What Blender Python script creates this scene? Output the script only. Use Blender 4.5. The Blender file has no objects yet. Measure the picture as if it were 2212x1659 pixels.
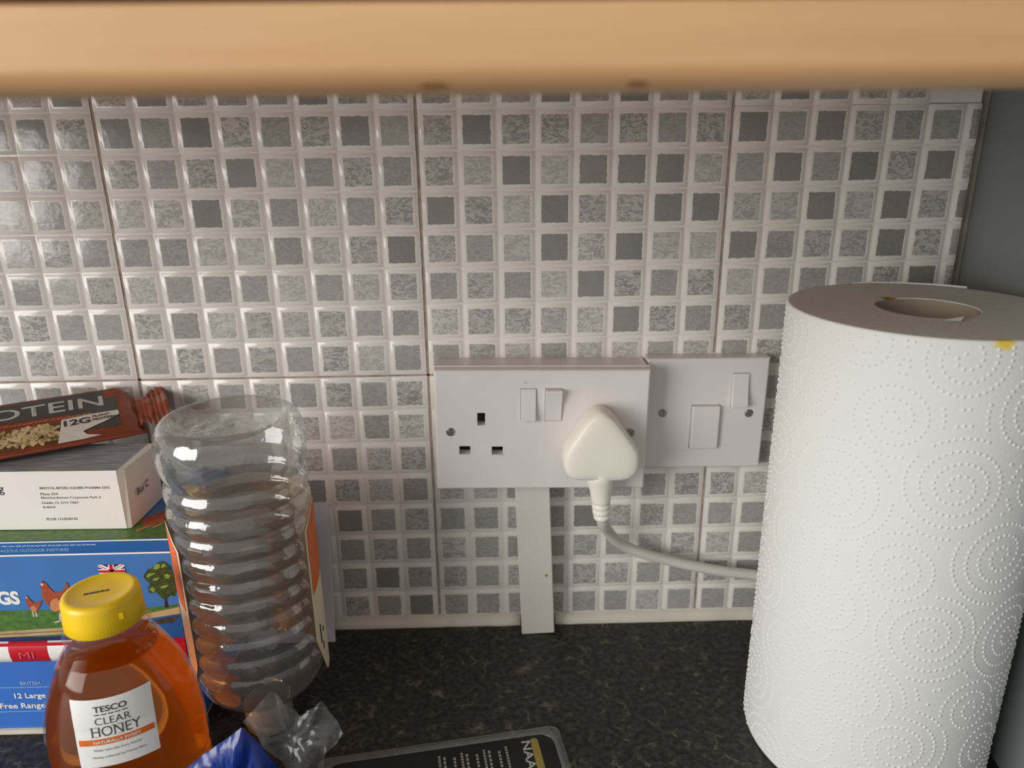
import bpy, math, random
from mathutils import Vector, Matrix, noise

sc = bpy.context.scene
COL = sc.collection
R = math.radians

# ------------------------------------------------------------------ camera
# room frame: X right along the tiled wall, Y into the wall, Z up, worktop at Z = 0
cam_d = bpy.data.cameras.new('camera')
cam = bpy.data.objects.new('camera', cam_d)
COL.objects.link(cam)
right = Vector((0.99966976, -0.02322524, -0.0109984))
down = Vector((-0.01771372, -0.31271529, -0.94968172))
fwd = Vector((0.01861722, 0.94956292, -0.31302342))
m = Matrix(((right.x, -down.x, -fwd.x), (right.y, -down.y, -fwd.y), (right.z, -down.z, -fwd.z))).to_4x4()
m.translation = Vector((0.2502865, -0.4983584, 0.3626121))
cam.matrix_world = m
cam_d.sensor_fit = 'HORIZONTAL'
cam_d.sensor_width = 36.0
cam_d.lens = 1600.0 / 2212.0 * 36.0
cam_d.clip_start = 0.01
cam_d.dof.use_dof = True
cam_d.dof.focus_distance = 0.44
cam_d.dof.aperture_fstop = 7.6
sc.camera = cam

# ------------------------------------------------------------------ light
world = bpy.data.worlds.new('world')
sc.world = world
world.use_nodes = True
bg = world.node_tree.nodes['Background']
bg.inputs['Color'].default_value = (1.0, 0.99, 0.975, 1)
bg.inputs['Strength'].default_value = 0.42

def area_light(name, loc, target, sx, sy, power, col):
    l = bpy.data.lights.new(name, 'AREA')
    l.shape = 'RECTANGLE'; l.size = sx; l.size_y = sy; l.energy = power; l.color = col
    o = bpy.data.objects.new(name, l); COL.objects.link(o)
    o.location = loc
    o.rotation_euler = (Vector(target) - Vector(loc)).to_track_quat('-Z', 'Y').to_euler()
    return o
# daylight from the kitchen window out of frame on the left (its shadows and tile highlights show in the photograph)
area_light('window_left_offscreen', (-1.53, -1.41, 0.63), (0.2, 0.0, 0.18), 1.36, 1.25, 34.5, (1.0, 0.975, 0.94))

sc.view_settings.view_transform = 'Standard'
sc.view_settings.look = 'None'
sc.view_settings.gamma = 1.0
sc.view_settings.use_curve_mapping = False
sc.view_settings.exposure = 0.28
sc.cycles.use_denoising = True
sc.cycles.max_bounces = 16
sc.cycles.transparent_max_bounces = 24
sc.cycles.transmission_bounces = 12

# ------------------------------------------------------------------ helpers
def lin(r, g, b, a=1.0):
    f = lambda c: (c / 255) / 12.92 if c / 255 <= 0.04045 else ((c / 255 + 0.055) / 1.055) ** 2.4
    return (f(r), f(g), f(b), a)

def P(X, V, d):
    """mm: X along wall, V down from the datum row, d out of the wall -> metres in the room frame"""
    return Vector((X / 1000, -d / 1000, (394.0 - V) / 1000))

def new_mat(name):
    mt = bpy.data.materials.new(name); mt.use_nodes = True
    return mt, mt.node_tree, mt.node_tree.nodes, mt.node_tree.links, mt.node_tree.nodes['Principled BSDF']

def mat(name, col, rough=0.5, metal=0.0, nscale=0.0, namount=0.1, bump=0.0, bscale=200.0, spec=0.5, coat=0.0, sub=0.0):
    mt, nt, N, L, b = new_mat(name)
    b.inputs['Base Color'].default_value = col
    b.inputs['Roughness'].default_value = rough
    b.inputs['Metallic'].default_value = metal
    b.inputs['Specular IOR Level'].default_value = spec
    b.inputs['Coat Weight'].default_value = coat
    b.inputs['Coat Roughness'].default_value = 0.08
    if sub:
        b.inputs['Subsurface Weight'].default_value = sub
        b.inputs['Subsurface Radius'].default_value = (0.004, 0.003, 0.002)
        b.inputs['Subsurface Scale'].default_value = 1.0
    tc = N.new('ShaderNodeTexCoord')
    if nscale:
        n = N.new('ShaderNodeTexNoise'); n.inputs['Scale'].default_value = nscale; n.inputs['Detail'].default_value = 4
        L.new(tc.outputs['Object'], n.inputs['Vector'])
        mr = N.new('ShaderNodeMapRange')
        mr.inputs[1].default_value = 0.3; mr.inputs[2].default_value = 0.7
        mr.inputs[3].default_value = 1 - namount; mr.inputs[4].default_value = 1 + namount
        L.new(n.outputs['Fac'], mr.inputs[0])
        mx = N.new('ShaderNodeMix'); mx.data_type = 'RGBA'; mx.blend_type = 'MULTIPLY'; mx.inputs[0].default_value = 1
        mx.inputs[6].default_value = col
        L.new(mr.outputs[0], mx.inputs[7])
        L.new(mx.outputs[2], b.inputs['Base Color'])
    if bump:
        n2 = N.new('ShaderNodeTexNoise'); n2.inputs['Scale'].default_value = bscale; n2.inputs['Detail'].default_value = 3
        L.new(tc.outputs['Object'], n2.inputs['Vector'])
        bp = N.new('ShaderNodeBump'); bp.inputs['Strength'].default_value = bump; bp.inputs['Distance'].default_value = 0.001
        L.new(n2.outputs['Fac'], bp.inputs['Height']); L.new(bp.outputs['Normal'], b.inputs['Normal'])
    return mt

def clear_mat(name, tint=(0.93, 0.94, 0.93, 1), rough=0.03, bias=0.04, haze=0.0, bump=0.0, bscale=120.0, edge=0.55, power=3.0):
    """thin clear plastic: see-through film with a Fresnel gloss, a little haze"""
    mt, nt, N, L, b = new_mat(name)
    out = N['Material Output']; N.remove(b)
    tr = N.new('ShaderNodeBsdfTransparent'); tr.inputs['Color'].default_value = tint
    gl = N.new('ShaderNodeBsdfGlossy'); gl.inputs['Roughness'].default_value = rough
    gl.inputs['Color'].default_value = (1, 1, 1, 1)
    fr = N.new('ShaderNodeLayerWeight'); fr.inputs['Blend'].default_value = 0.5
    pw = N.new('ShaderNodeMath'); pw.operation = 'POWER'; pw.inputs[1].default_value = power
    L.new(fr.outputs['Facing'], pw.inputs[0])
    ad = N.new('ShaderNodeMath'); ad.operation = 'MULTIPLY_ADD'; ad.inputs[1].default_value = edge; ad.inputs[2].default_value = bias; ad.use_clamp = True
    L.new(pw.outputs[0], ad.inputs[0])
    mx = N.new('ShaderNodeMixShader')
    L.new(ad.outputs[0], mx.inputs[0]); L.new(tr.outputs[0], mx.inputs[1]); L.new(gl.outputs[0], mx.inputs[2])
    last = mx
    if haze:
        df = N.new('ShaderNodeBsdfDiffuse'); df.inputs['Color'].default_value = (0.8, 0.8, 0.8, 1)
        m2 = N.new('ShaderNodeMixShader'); m2.inputs[0].default_value = haze
        L.new(mx.outputs[0], m2.inputs[1]); L.new(df.outputs[0], m2.inputs[2]); last = m2
    if bump:
        tc = N.new('ShaderNodeTexCoord')
        n2 = N.new('ShaderNodeTexNoise'); n2.inputs['Scale'].default_value = bscale; n2.inputs['Detail'].default_value = 2
        L.new(tc.outputs['Object'], n2.inputs['Vector'])
        bp = N.new('ShaderNodeBump'); bp.inputs['Strength'].default_value = bump; bp.inputs['Distance'].default_value = 0.002
        L.new(n2.outputs['Fac'], bp.inputs['Height'])
        L.new(bp.outputs['Normal'], gl.inputs['Normal']); L.new(bp.outputs['Normal'], fr.inputs['Normal'])
    L.new(last.outputs[0], out.inputs['Surface'])
    return mt

def link(name, me, mt, parent=None, smooth=False):
    if mt is not None:
        for x in (mt if isinstance(mt, (list, tuple)) else [mt]):
            me.materials.append(x)
    if smooth:
        for p in me.polygons: p.use_smooth = True
    o = bpy.data.objects.new(name, me); COL.objects.link(o)
    if parent: o.parent = parent
    return o

def mesh(name, V, F, mt, parent=None, smooth=False, mi=None):
    me = bpy.data.meshes.new(name)
    me.from_pydata([tuple(v) for v in V], [], F)
    me.validate()
    o = link(name, me, mt, parent, smooth)
    if mi:
        for p, k in zip(me.polygons, mi): p.material_index = k
    return o

def tag(o, label, cat, group=None, kind=None):
    o['label'] = label; o['category'] = cat
    if group: o['group'] = group
    if kind: o['kind'] = kind
    return o

def thing(name, label, cat, loc, rot=(0, 0, 0), group=None):
    o = bpy.data.objects.new(name, None); COL.objects.link(o)
    o.empty_display_size = 0.02
    o.location = loc; o.rotation_euler = rot
    return tag(o, label, cat, group)

def box_geo(x0, x1, y0, y1, z0, z1):
    V = [(x, y, z) for x in (x0, x1) for y in (y0, y1) for z in (z0, z1)]
    F = [(0, 1, 3, 2), (4, 6, 7, 5), (0, 4, 5, 1), (2, 3, 7, 6), (0, 2, 6, 4), (1, 5, 7, 3)]
    return V, F

def add_bevel(o, w, seg=2):
    md = o.modifiers.new('bevel', 'BEVEL'); md.width = w; md.segments = seg; md.limit_method = 'ANGLE'; md.angle_limit = R(30)
    for p in o.data.polygons: p.use_smooth = True
    md.harden_normals = True
    return o

def box(name, x0, x1, y0, y1, z0, z1, mt, parent=None, bev=0.0, seg=2):
    V, F = box_geo(x0, x1, y0, y1, z0, z1)
    o = mesh(name, V, F, mt, parent)
    if bev: add_bevel(o, bev, seg)
    return o

def rings_geo(rings, closed=True, cap0=False, cap1=False):
    """rings: list of equal-length loops of 3D points -> skinned surface"""
    n = len(rings[0]); V = [p for r in rings for p in r]; F = []
    for i in range(len(rings) - 1):
        for j in range(n if closed else n - 1):
            a = i * n + j; b = i * n + (j + 1) % n
            F.append((a, b, b + n, a + n))
    if cap0: F.append(tuple(reversed(range(n))))
    if cap1: F.append(tuple(range((len(rings) - 1) * n, len(rings) * n)))
    return V, F

def lathe(name, prof, mt, parent=None, seg=64, sx=1.0, sy=1.0, smooth=True, cap0=False, cap1=False):
    rg = [[(r * sx * math.cos(2 * math.pi * j / seg), r * sy * math.sin(2 * math.pi * j / seg), z) for j in range(seg)] for r, z in prof]
    V, F = rings_geo(rg, True, cap0, cap1)
    return mesh(name, V, F, mt, parent, smooth)

def tube(name, pts, rad, mt, parent=None, seg=14, caps=True):
    """swept round tube along a poly path; rad a number or a list"""
    pts = [Vector(p) for p in pts]; n = len(pts)
    rad = rad if isinstance(rad, (list, tuple)) else [rad] * n
    rg = []; up = Vector((0.13, 0.2, 1)).normalized()
    prev = None
    for i, p in enumerate(pts):
        t = (pts[min(i + 1, n - 1)] - pts[max(i - 1, 0)]).normalized()
        if prev is None:
            a = t.cross(Vector((1, 0.2, 0.1))).normalized()
        else:
            a = (prev - t * prev.dot(t)).normalized()
        prev = a; b = t.cross(a)
        rg.append([p + (a * math.cos(2 * math.pi * j / seg) + b * math.sin(2 * math.pi * j / seg)) * rad[i] for j in range(seg)])
    V, F = rings_geo(rg, True, caps, caps)
    return mesh(name, V, F, mt, parent, True)

def smooth_path(ctrl, sub=8):
    """Catmull-Rom through control points"""
    c = [Vector(p) for p in ctrl]; c = [c[0] * 2 - c[1]] + c + [c[-1] * 2 - c[-2]]
    out = []
    for i in range(1, len(c) - 2):
        for k in range(sub):
            t = k / sub; a, b, d, e = c[i - 1], c[i], c[i + 1], c[i + 2]
            out.append(0.5 * ((2 * b) + (d - a) * t + (2 * a - 5 * b + 4 * d - e) * t * t + (3 * b - a - 3 * d + e) * t ** 3))
    out.append(c[-2])
    return out

def text_mesh(s, bold=0.0, shear=0.0):
    cu = bpy.data.curves.new('lettering', 'FONT'); cu.body = s; cu.offset = bold; cu.shear = shear; cu.resolution_u = 4
    o = bpy.data.objects.new('lettering_tmp', cu); COL.objects.link(o)
    bpy.context.view_layer.update()
    me = bpy.data.meshes.new_from_object(o.evaluated_get(bpy.context.evaluated_depsgraph_get()))
    bpy.data.objects.remove(o); bpy.data.curves.remove(cu)
    return me

def text(s, w, h, fn, mt, parent, bold=0.0, shear=0.0, name='lettering'):
    """lettering scaled into w x h (mm, either may be None) and laid on a surface by fn(u, v) -> local point"""
    me = text_mesh(s, bold, shear); me.name = name
    xs = [v.co.x for v in me.vertices]; ys = [v.co.y for v in me.vertices]
    x0, x1, y0, y1 = min(xs), max(xs), min(ys), max(ys)
    sx = (w / (x1 - x0)) if w else h / (y1 - y0)
    sy = (h / (y1 - y0)) if h else sx
    for v in me.vertices:
        v.co = fn((v.co.x - x0) * sx, (v.co.y - y0) * sy)
    me.materials.clear()
    return link(name, me, mt, parent)

def flat(name, pts, fn, mt, parent):
    """flat printed shape: outline points mapped by fn"""
    return mesh(name, [fn(*p) for p in pts], [tuple(range(len(pts)))], mt, parent)

def marks(fn, w, h, n, mt, parent, name='small_print', seed=1):
    """a printed line too blurred to read: a row of little word-sized strokes"""
    rnd_ = random.Random(seed); V = []; F = []; u = 0.0
    while u < w:
        k = rnd_.uniform(0.6, 1.5) * w / n
        b0 = len(V); e = min(u + k * 0.86, w)
        V += [fn(u, 0), fn(e, 0), fn(e, h * rnd_.uniform(0.75, 1)), fn(u, h * rnd_.uniform(0.75, 1))]
        F.append((b0, b0 + 1, b0 + 2, b0 + 3)); u += k
    return mesh(name, V, F, mt, parent)

def blob(cx, cy, rx, ry, n=14, jag=0.0, seed=0, rot=0.0):
    rnd = random.Random(seed); out = []
    for i in range(n):
        a = 2 * math.pi * i / n; k = 1 + rnd.uniform(-jag, jag)
        x, y = rx * k * math.cos(a), ry * k * math.sin(a)
        out.append((cx + x * math.cos(rot) - y * math.sin(rot), cy + x * math.sin(rot) + y * math.cos(rot)))
    return out

# ------------------------------------------------------------------ materials
M = {}
M['plastic'] = mat('white_plastic', lin(232, 227, 225), 0.32, nscale=30, namount=0.02)
M['plug'] = mat('cream_plastic', lin(244, 240, 228), 0.38, nscale=40, namount=0.02)
M['cable'] = mat('cable_sheath', lin(214, 212, 204), 0.45)
M['screw'] = mat('screw_steel', lin(170, 170, 165), 0.3, metal=1.0, nscale=400, namount=0.2)
M['dark'] = mat('dark_scuff', lin(28, 27, 26), 0.7)
M['trunk'] = mat('trunking_plastic', lin(226, 222, 214), 0.4, nscale=30, namount=0.02)
M['stain'] = mat('brown_stain', lin(150, 120, 60), 0.6)
M['glaze'] = mat('white_glaze', lin(236, 231, 224), 0.13, nscale=60, namount=0.02, bump=0.12, bscale=260)
M['grout'] = mat('grout', lin(172, 160, 144), 0.9, nscale=120, namount=0.25)
M['plaster'] = mat('plaster', lin(186, 176, 162), 0.9, nscale=60, namount=0.2)
M['greywall'] = mat('grey_paint', lin(122, 127, 128), 0.55, nscale=8, namount=0.03, bump=0.05, bscale=300)
M['sealant'] = mat('white_sealant', lin(222, 216, 202), 0.45, nscale=45, namount=0.08)
M['beech'] = None

def beech():
    mt, nt, N, L, b = new_mat('beech_laminate')
    tc = N.new('ShaderNodeTexCoord'); mp = N.new('ShaderNodeMapping'); mp.inputs['Scale'].default_value = (2.5, 40, 40)
    n = N.new('ShaderNodeTexNoise'); n.inputs['Scale'].default_value = 3; n.inputs['Detail'].default_value = 6
    cr = N.new('ShaderNodeValToRGB')
    cr.color_ramp.elements[0].position = 0.3; cr.color_ramp.elements[0].color = lin(214, 164, 116)
    cr.color_ramp.elements[1].position = 0.72; cr.color_ramp.elements[1].color = lin(226, 180, 132)
    L.new(tc.outputs['Object'], mp.inputs[0]); L.new(mp.outputs[0], n.inputs['Vector']); L.new(n.outputs['Fac'], cr.inputs[0])
    L.new(cr.outputs[0], b.inputs['Base Color']); b.inputs['Roughness'].default_value = 0.45
    return mt
M['beech'] = beech()

def worktop_mat():
    mt, nt, N, L, b = new_mat('dark_granite_laminate')
    tc = N.new('ShaderNodeTexCoord')
    n0 = N.new('ShaderNodeTexNoise'); n0.inputs['Scale'].default_value = 60; n0.inputs['Detail'].default_value = 4
    L.new(tc.outputs['Object'], n0.inputs['Vector'])
    warp = N.new('ShaderNodeVectorMath'); warp.operation = 'MULTIPLY_ADD'
    warp.inputs[1].default_value = (0.03, 0.03, 0.03)
    L.new(n0.outputs['Color'], warp.inputs[0]); L.new(tc.outputs['Object'], warp.inputs[2])
    vo = N.new('ShaderNodeTexVoronoi'); vo.feature = 'DISTANCE_TO_EDGE'; vo.inputs['Scale'].default_value = 75
    L.new(warp.outputs[0], vo.inputs['Vector'])
    ve = N.new('ShaderNodeMapRange'); ve.inputs[1].default_value = 0.0; ve.inputs[2].default_value = 0.09
    ve.inputs[3].default_value = 1; ve.inputs[4].default_value = 0
    L.new(vo.outputs['Distance'], ve.inputs[0])
    n1 = N.new('ShaderNodeTexNoise'); n1.inputs['Scale'].default_value = 95; n1.inputs['Detail'].default_value = 5
    L.new(tc.outputs['Object'], n1.inputs['Vector'])
    br = N.new('ShaderNodeMapRange'); br.inputs[1].default_value = 0.5; br.inputs[2].default_value = 0.72
    L.new(n1.outputs['Fac'], br.inputs[0])
    mu = N.new('ShaderNodeMath'); mu.operation = 'MULTIPLY'
    L.new(ve.outputs[0], mu.inputs[0]); L.new(br.outputs[0], mu.inputs[1])
    n2 = N.new('ShaderNodeTexNoise'); n2.inputs['Scale'].default_value = 240; n2.inputs['Detail'].default_value = 3
    L.new(tc.outputs['Object'], n2.inputs['Vector'])
    cr = N.new('ShaderNodeValToRGB')
    cr.color_ramp.elements[0].position = 0.4; cr.color_ramp.elements[0].color = lin(38, 38, 38)
    cr.color_ramp.elements[1].position = 0.75; cr.color_ramp.elements[1].color = lin(72, 70, 66)
    L.new(n2.outputs['Fac'], cr.inputs[0])
    mx = N.new('ShaderNodeMix'); mx.data_type = 'RGBA'
    mx.inputs[7].default_value = lin(122, 116, 98)
    L.new(mu.outputs[0], mx.inputs[0]); L.new(cr.outputs[0], mx.inputs[6])
    L.new(mx.outputs[2], b.inputs['Base Color'])
    b.inputs['Roughness'].default_value = 0.38; b.inputs['Specular IOR Level'].default_value = 0.3
    return mt
M['worktop'] = worktop_mat()

def mosaic_mat():
    """white glazed square with a ragged grey stone print on its face; tone and mottling come from the object colour"""
    mt, nt, N, L, b = new_mat('mosaic_glaze')
    tc = N.new('ShaderNodeTexCoord'); oi = N.new('ShaderNodeObjectInfo')
    sp = N.new('ShaderNodeSeparateColor'); L.new(oi.outputs['Color'], sp.inputs[0])
    off = N.new('ShaderNodeMath'); off.operation = 'MULTIPLY'; off.inputs[1].default_value = 7.0
    L.new(oi.outputs['Random'], off.inputs[0])
    cb = N.new('ShaderNodeCombineXYZ')
    for k in range(3): L.new(off.outputs[0], cb.inputs[k])
    ps = N.new('ShaderNodeVectorMath'); ps.operation = 'ADD'
    L.new(tc.outputs['Object'], ps.inputs[0]); L.new(cb.outputs[0], ps.inputs[1])
    # ragged square mask
    sx = N.new('ShaderNodeSeparateXYZ'); L.new(tc.outputs['Object'], sx.inputs[0])
    ax = N.new('ShaderNodeMath'); ax.operation = 'ABSOLUTE'; L.new(sx.outputs[0], ax.inputs[0])
    az = N.new('ShaderNodeMath'); az.operation = 'ABSOLUTE'; L.new(sx.outputs[2], az.inputs[0])
    mxm = N.new('ShaderNodeMath'); mxm.operation = 'MAXIMUM'; L.new(ax.outputs[0], mxm.inputs[0]); L.new(az.outputs[0], mxm.inputs[1])
    ne = N.new('ShaderNodeTexNoise'); ne.inputs['Scale'].default_value = 330; ne.inputs['Detail'].default_value = 3
    L.new(ps.outputs[0], ne.inputs['Vector'])
    nm = N.new('ShaderNodeMath'); nm.operation = 'MULTIPLY_ADD'; nm.inputs[1].default_value = 0.0016
    L.new(ne.outputs['Fac'], nm.inputs[0]); L.new(mxm.outputs[0], nm.inputs[2])
    mk = N.new('ShaderNodeMapRange'); mk.inputs[1].default_value = 0.0095; mk.inputs[2].default_value = 0.0098
    mk.inputs[3].default_value = 1; mk.inputs[4].default_value = 0
    L.new(nm.outputs[0], mk.inputs[0])
    # stone: streaky light veins over a grey ground
    mp = N.new('ShaderNodeMapping'); mp.inputs['Rotation'].default_value = (0, R(25), 0); mp.inputs['Scale'].default_value = (1.0, 1.0, 1.7)
    L.new(ps.outputs[0], mp.inputs[0])
    n1 = N.new('ShaderNodeTexNoise'); n1.inputs['Scale'].default_value = 190; n1.inputs['Detail'].default_value = 3
    n1.inputs['Roughness'].default_value = 0.6; n1.inputs['Distortion'].default_value = 1.6
    L.new(mp.outputs[0], n1.inputs['Vector'])
    v1 = N.new('ShaderNodeMapRange'); v1.inputs[1].default_value = 0.42; v1.inputs[2].default_value = 0.58
    L.new(n1.outputs['Fac'], v1.inputs[0])
    amt = N.new('ShaderNodeMath'); amt.operation = 'MULTIPLY'
    L.new(v1.outputs[0], amt.inputs[0]); L.new(sp.outputs[1], amt.inputs[1])
    base = N.new('ShaderNodeCombineColor')
    for k, f_ in enumerate((1.0, 0.972, 0.925)):
        q = N.new('ShaderNodeMath'); q.operation = 'MULTIPLY'; q.inputs[1].default_value = f_
        L.new(sp.outputs[0], q.inputs[0]); L.new(q.outputs[0], base.inputs[k])
    st = N.new('ShaderNodeMix'); st.data_type = 'RGBA'; st.inputs[7].default_value = lin(216, 212, 206)
    L.new(amt.outputs[0], st.inputs[0]); L.new(base.outputs[0], st.inputs[6])
    fin = N.new('ShaderNodeMix'); fin.data_type = 'RGBA'; fin.inputs[6].default_value = lin(236, 231, 224)
    L.new(mk.outputs[0], fin.inputs[0]); L.new(st.outputs[2], fin.inputs[7])
    L.new(fin.outputs[2], b.inputs['Base Color'])
    b.inputs['Roughness'].default_value = 0.16
    nb = N.new('ShaderNodeTexNoise'); nb.inputs['Scale'].default_value = 140; nb.inputs['Detail'].default_value = 2
    L.new(ps.outputs[0], nb.inputs['Vector'])
    bp = N.new('ShaderNodeBump'); bp.inputs['Strength'].default_value = 0.16; bp.inputs['Distance'].default_value = 0.001
    L.new(nb.outputs['Fac'], bp.inputs['Height']); L.new(bp.outputs['Normal'], b.inputs['Normal'])
    return mt
M['mosaic'] = mosaic_mat()

# ------------------------------------------------------------------ setting: walls, tiles, worktop
GX, GY = 2.0, 1.5
wall = box('wall_back', -0.45, 0.60, 0.008, 0.06, -0.05, 0.75, M['plaster'])
tag(wall, 'back wall clad in white and grey mosaic effect tiles', 'wall', kind='structure')

# raised mosaic square, shared mesh, local origin at the centre of its face
def pad_mesh(name, hx, hz, cx=0.0):
    rg = []
    for s, y in ((0.0, 0.0), (0.8, 0.00006), (1.7, 0.00036), (2.6, 0.00092), (3.3, 0.00122), (3.5, 0.00126)):
        # s = mm out from the 9.4 mm flat top
        ex = (hx - 3.5 + s) / 1000; ez = (hz - 3.5 + s) / 1000
        rg.append([(cx - ex, y, -ez), (cx + ex, y, -ez), (cx + ex, y, ez), (cx - ex, y, ez)])
    V, F = rings_geo(rg, True, True, False)
    F = [tuple(reversed(f)) for f in F]
    me = bpy.data.meshes.new(name); me.from_pydata(V, [], F); me.validate()
    for p in me.polygons: p.use_smooth = True
    me.polygons[len(F) - 1].use_smooth = True
    me.materials.append(M['mosaic'])
    return me
PAD = pad_mesh('mosaic_square', 12.5, 12.5)
PADCUT = pad_mesh('mosaic_square_cut', 4.6, 12.5, cx=-0.0077)

# tone of each mosaic square, columns -4 .. 22: 0 darkest plain .. 3 pale mottled
rows = {
 0: '112' + '0' + '20211012' + '12101011' + '2012200',
 1: '2102' + '01021201' + '20221212' + '0102111',
 2: '2121' + '21203121' + '23030003' + '1010203',
 3: '2312' + '33031312' + '02302200' + '3303020',
 4: '3321' + '11331320' + '21303033' + '0122021',
 5: '2132' + '31113132' + '12130212' + '3111202',
 6: '2211' + '21323211' + '32223021' + '2112121',
 7: '1232' + '12121231' + '12313313' + '1212121',
 8: '1112' + '13121212' + '21313121' + '2112121',
 9: '2132' + '12312313' + '12312121' + '1212121',
 10: '1213' + '21322132' + '23112312' + '2121211',
 11: '2121' + '13120231' + '33122112' + '2321212',
 12: '1212' + '12130012' + '11210221' + '1121121',
 13: '2121' + '21321121' + '31112132' + '3121212',
 14: '1221' + '12131101' + '21212211' + '2112121',
 15: '2112' + '21212210' + '11121131' + '1121212',
}
rows[9] = rows[9][:4] + '12312' + '313' + rows[9][12:]
TONE_G = {'0': (143, 0.06), '1': (163, 0.26), '2': (157, 0.68), '3': (178, 0.86)}

def cellX(c): return 25 * c + 12.5 + GX * math.floor(c / 8)
def cellV(r): return 25 * r + (GY if r > 7 else 0)

tile_defs = []          # (first col, last col, first row, last row)
for k in (-1, 0, 1):
    c0 = max(8 * k, -4 if k == -1 else 8 * k)
    tile_defs += [(8 * k, 8 * k + 7, -2, 7), (8 * k, 8 * k + 7, 8, 15)]
tile_defs += [(16, 22, -2, 0), (16, 22, 1, 10), (16, 22, 11, 15)]
rnd = random.Random(4)

def hidden(c, r):
    if c < -4: return True
    if c <= 4 and r >= 9 and not (c >= 4 and r <= 12): return True
    if 9 <= c <= 16 and 8 <= r <= 10: return True
    if c >= 18 and r >= 7: return True
    return False

for (ca, cb_, ra, rb) in tile_defs:
    x0 = cellX(ca) - 12.5; x1 = min(cellX(cb_) + 12.5, 563.0)
    v0 = max(cellV(ra) - 12.5, -12.5); v1 = cellV(rb) + 12.5
    if rb == 15: v1 = 391.5
    if rb == 0: v1 -= 0.5
    if ra in (1, 11): v0 += 0.5
    if rb == 10: v1 -= 0.5
    a = P(x0, v1, -1.25); b_ = P(x1, v0, -7.8)
    # small real-world misfit between tiles
    tile = box('tile', a.x, b_.x, a.y, b_.y, a.z, b_.z, M['glaze'], wall, bev=0.0007)
    hv = []; hf = []
    for r in range(max(ra, 0), rb + 1):
        for c in range(ca, cb_ + 1):
            t = rows[r][c + 4] if c >= -4 else '1'
            g, k = TONE_G[t]
            g = g + rnd.uniform(-7, 7); k = k * rnd.uniform(0.85, 1.15)
            cut = (c == 22)
            if r == 0 and c >= 21: continue
            if hidden(c, r):
                base = len(hv); ctr = P(cellX(c), cellV(r), 0)
                src = PADCUT if cut else PAD
                for v in src.vertices: hv.append(Vector(v.co) + ctr)
                for p in src.polygons: hf.append(tuple(base + i for i in p.vertices))
                continue
            o = bpy.data.objects.new('mosaic_square', PADCUT if cut else PAD)
            COL.objects.link(o); o.parent = tile
            o.location = P(cellX(c) + rnd.uniform(-.15, .15), cellV(r) + rnd.uniform(-.15, .15), rnd.uniform(-0.12, 0.05))
            o.rotation_euler = (R(rnd.uniform(-.5, .5)), R(rnd.uniform(-.3, .3)), R(rnd.uniform(-.5, .5)))
            o.color = (lin(g, g, g)[0], min(k, 1), 0, 1)
    if hv:
        h = mesh('mosaic_squares', hv, hf, M['mosaic'], tile, True)
        h['kind'] = 'stuff'; h.color = (0.24, 0.3, 0, 1)

# recessed grout in the joints between tiles
def grout(x0, x1, v0, v1, d=-1.75):
    a = P(x0, v1, d); b_ = P(x1, v0, -7.9)
    box('grout_line', a.x, b_.x, a.y, b_.y, a.z, b_.z, M['grout'], wall)
for k in (0, 1, 2): grout(k * 202 - 2.0 + 0.02, k * 202 - 0.02, -12, 391)
grout(-110, 401.8, 187.55, 188.95); grout(404.1, 563, 12.05, 12.95); grout(404.1, 563, 263.55, 264.45)

# sealant bead where the tiles meet the worktop
def bead(x0, x1):
    pr_ = [(-2.0, 385.5), (0.6, 386.2), (3.0, 388.4), (4.6, 391.0), (5.2, 393.4), (5.0, 394.0), (-2.0, 394.0)]
    n = 46; rg = []
    for i in range(n + 1):
        X = x0 + (x1 - x0) * i / n
        w = 1 + 0.16 * noise.noise(Vector((X * 0.05, 3.1, 0))) + 0.08 * noise.noise(Vector((X * 0.2, 9.1, 0)))
        rg.append([P(X, 394 - (394 - v) * w, d * w if d > 0 else d) for d, v in pr_])
    V, F = rings_geo(rg, True, True, True)
    return V, F
V, F = bead(-150, 264.5); tr1 = mesh('trim_1', V, F, M['sealant'], None, True)
tag(tr1, 'white sealant bead along the worktop running from the egg boxes to the cable trunking', 'sealant', kind='structure')
V, F = bead(291.8, 567); tr2 = mesh('trim_2', V, F, M['sealant'], None, True)
tag(tr2, 'white sealant bead along the worktop running from the cable trunking behind the paper roll', 'sealant', kind='structure')

# grey wall closing the corner on the right, slightly out of square
def wr(d): return 571.0 - 0.149 * d
V = []
for d in (-8.0, 620.0):
    for e in (0, 60):
        for z in (-0.05, 0.75):
            V.append((wr(d) / 1000 + e / 1000, -d / 1000, z))
F = [(0, 1, 3, 2), (4, 6, 7, 5), (0, 4, 5, 1), (2, 3, 7, 6), (0, 2, 6, 4), (1, 5, 7, 3)]
o = mesh('wall_right', V, F, M['greywall'])
tag(o, 'smooth grey painted wall closing the corner beside the paper roll', 'wall', kind='structure')

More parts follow.
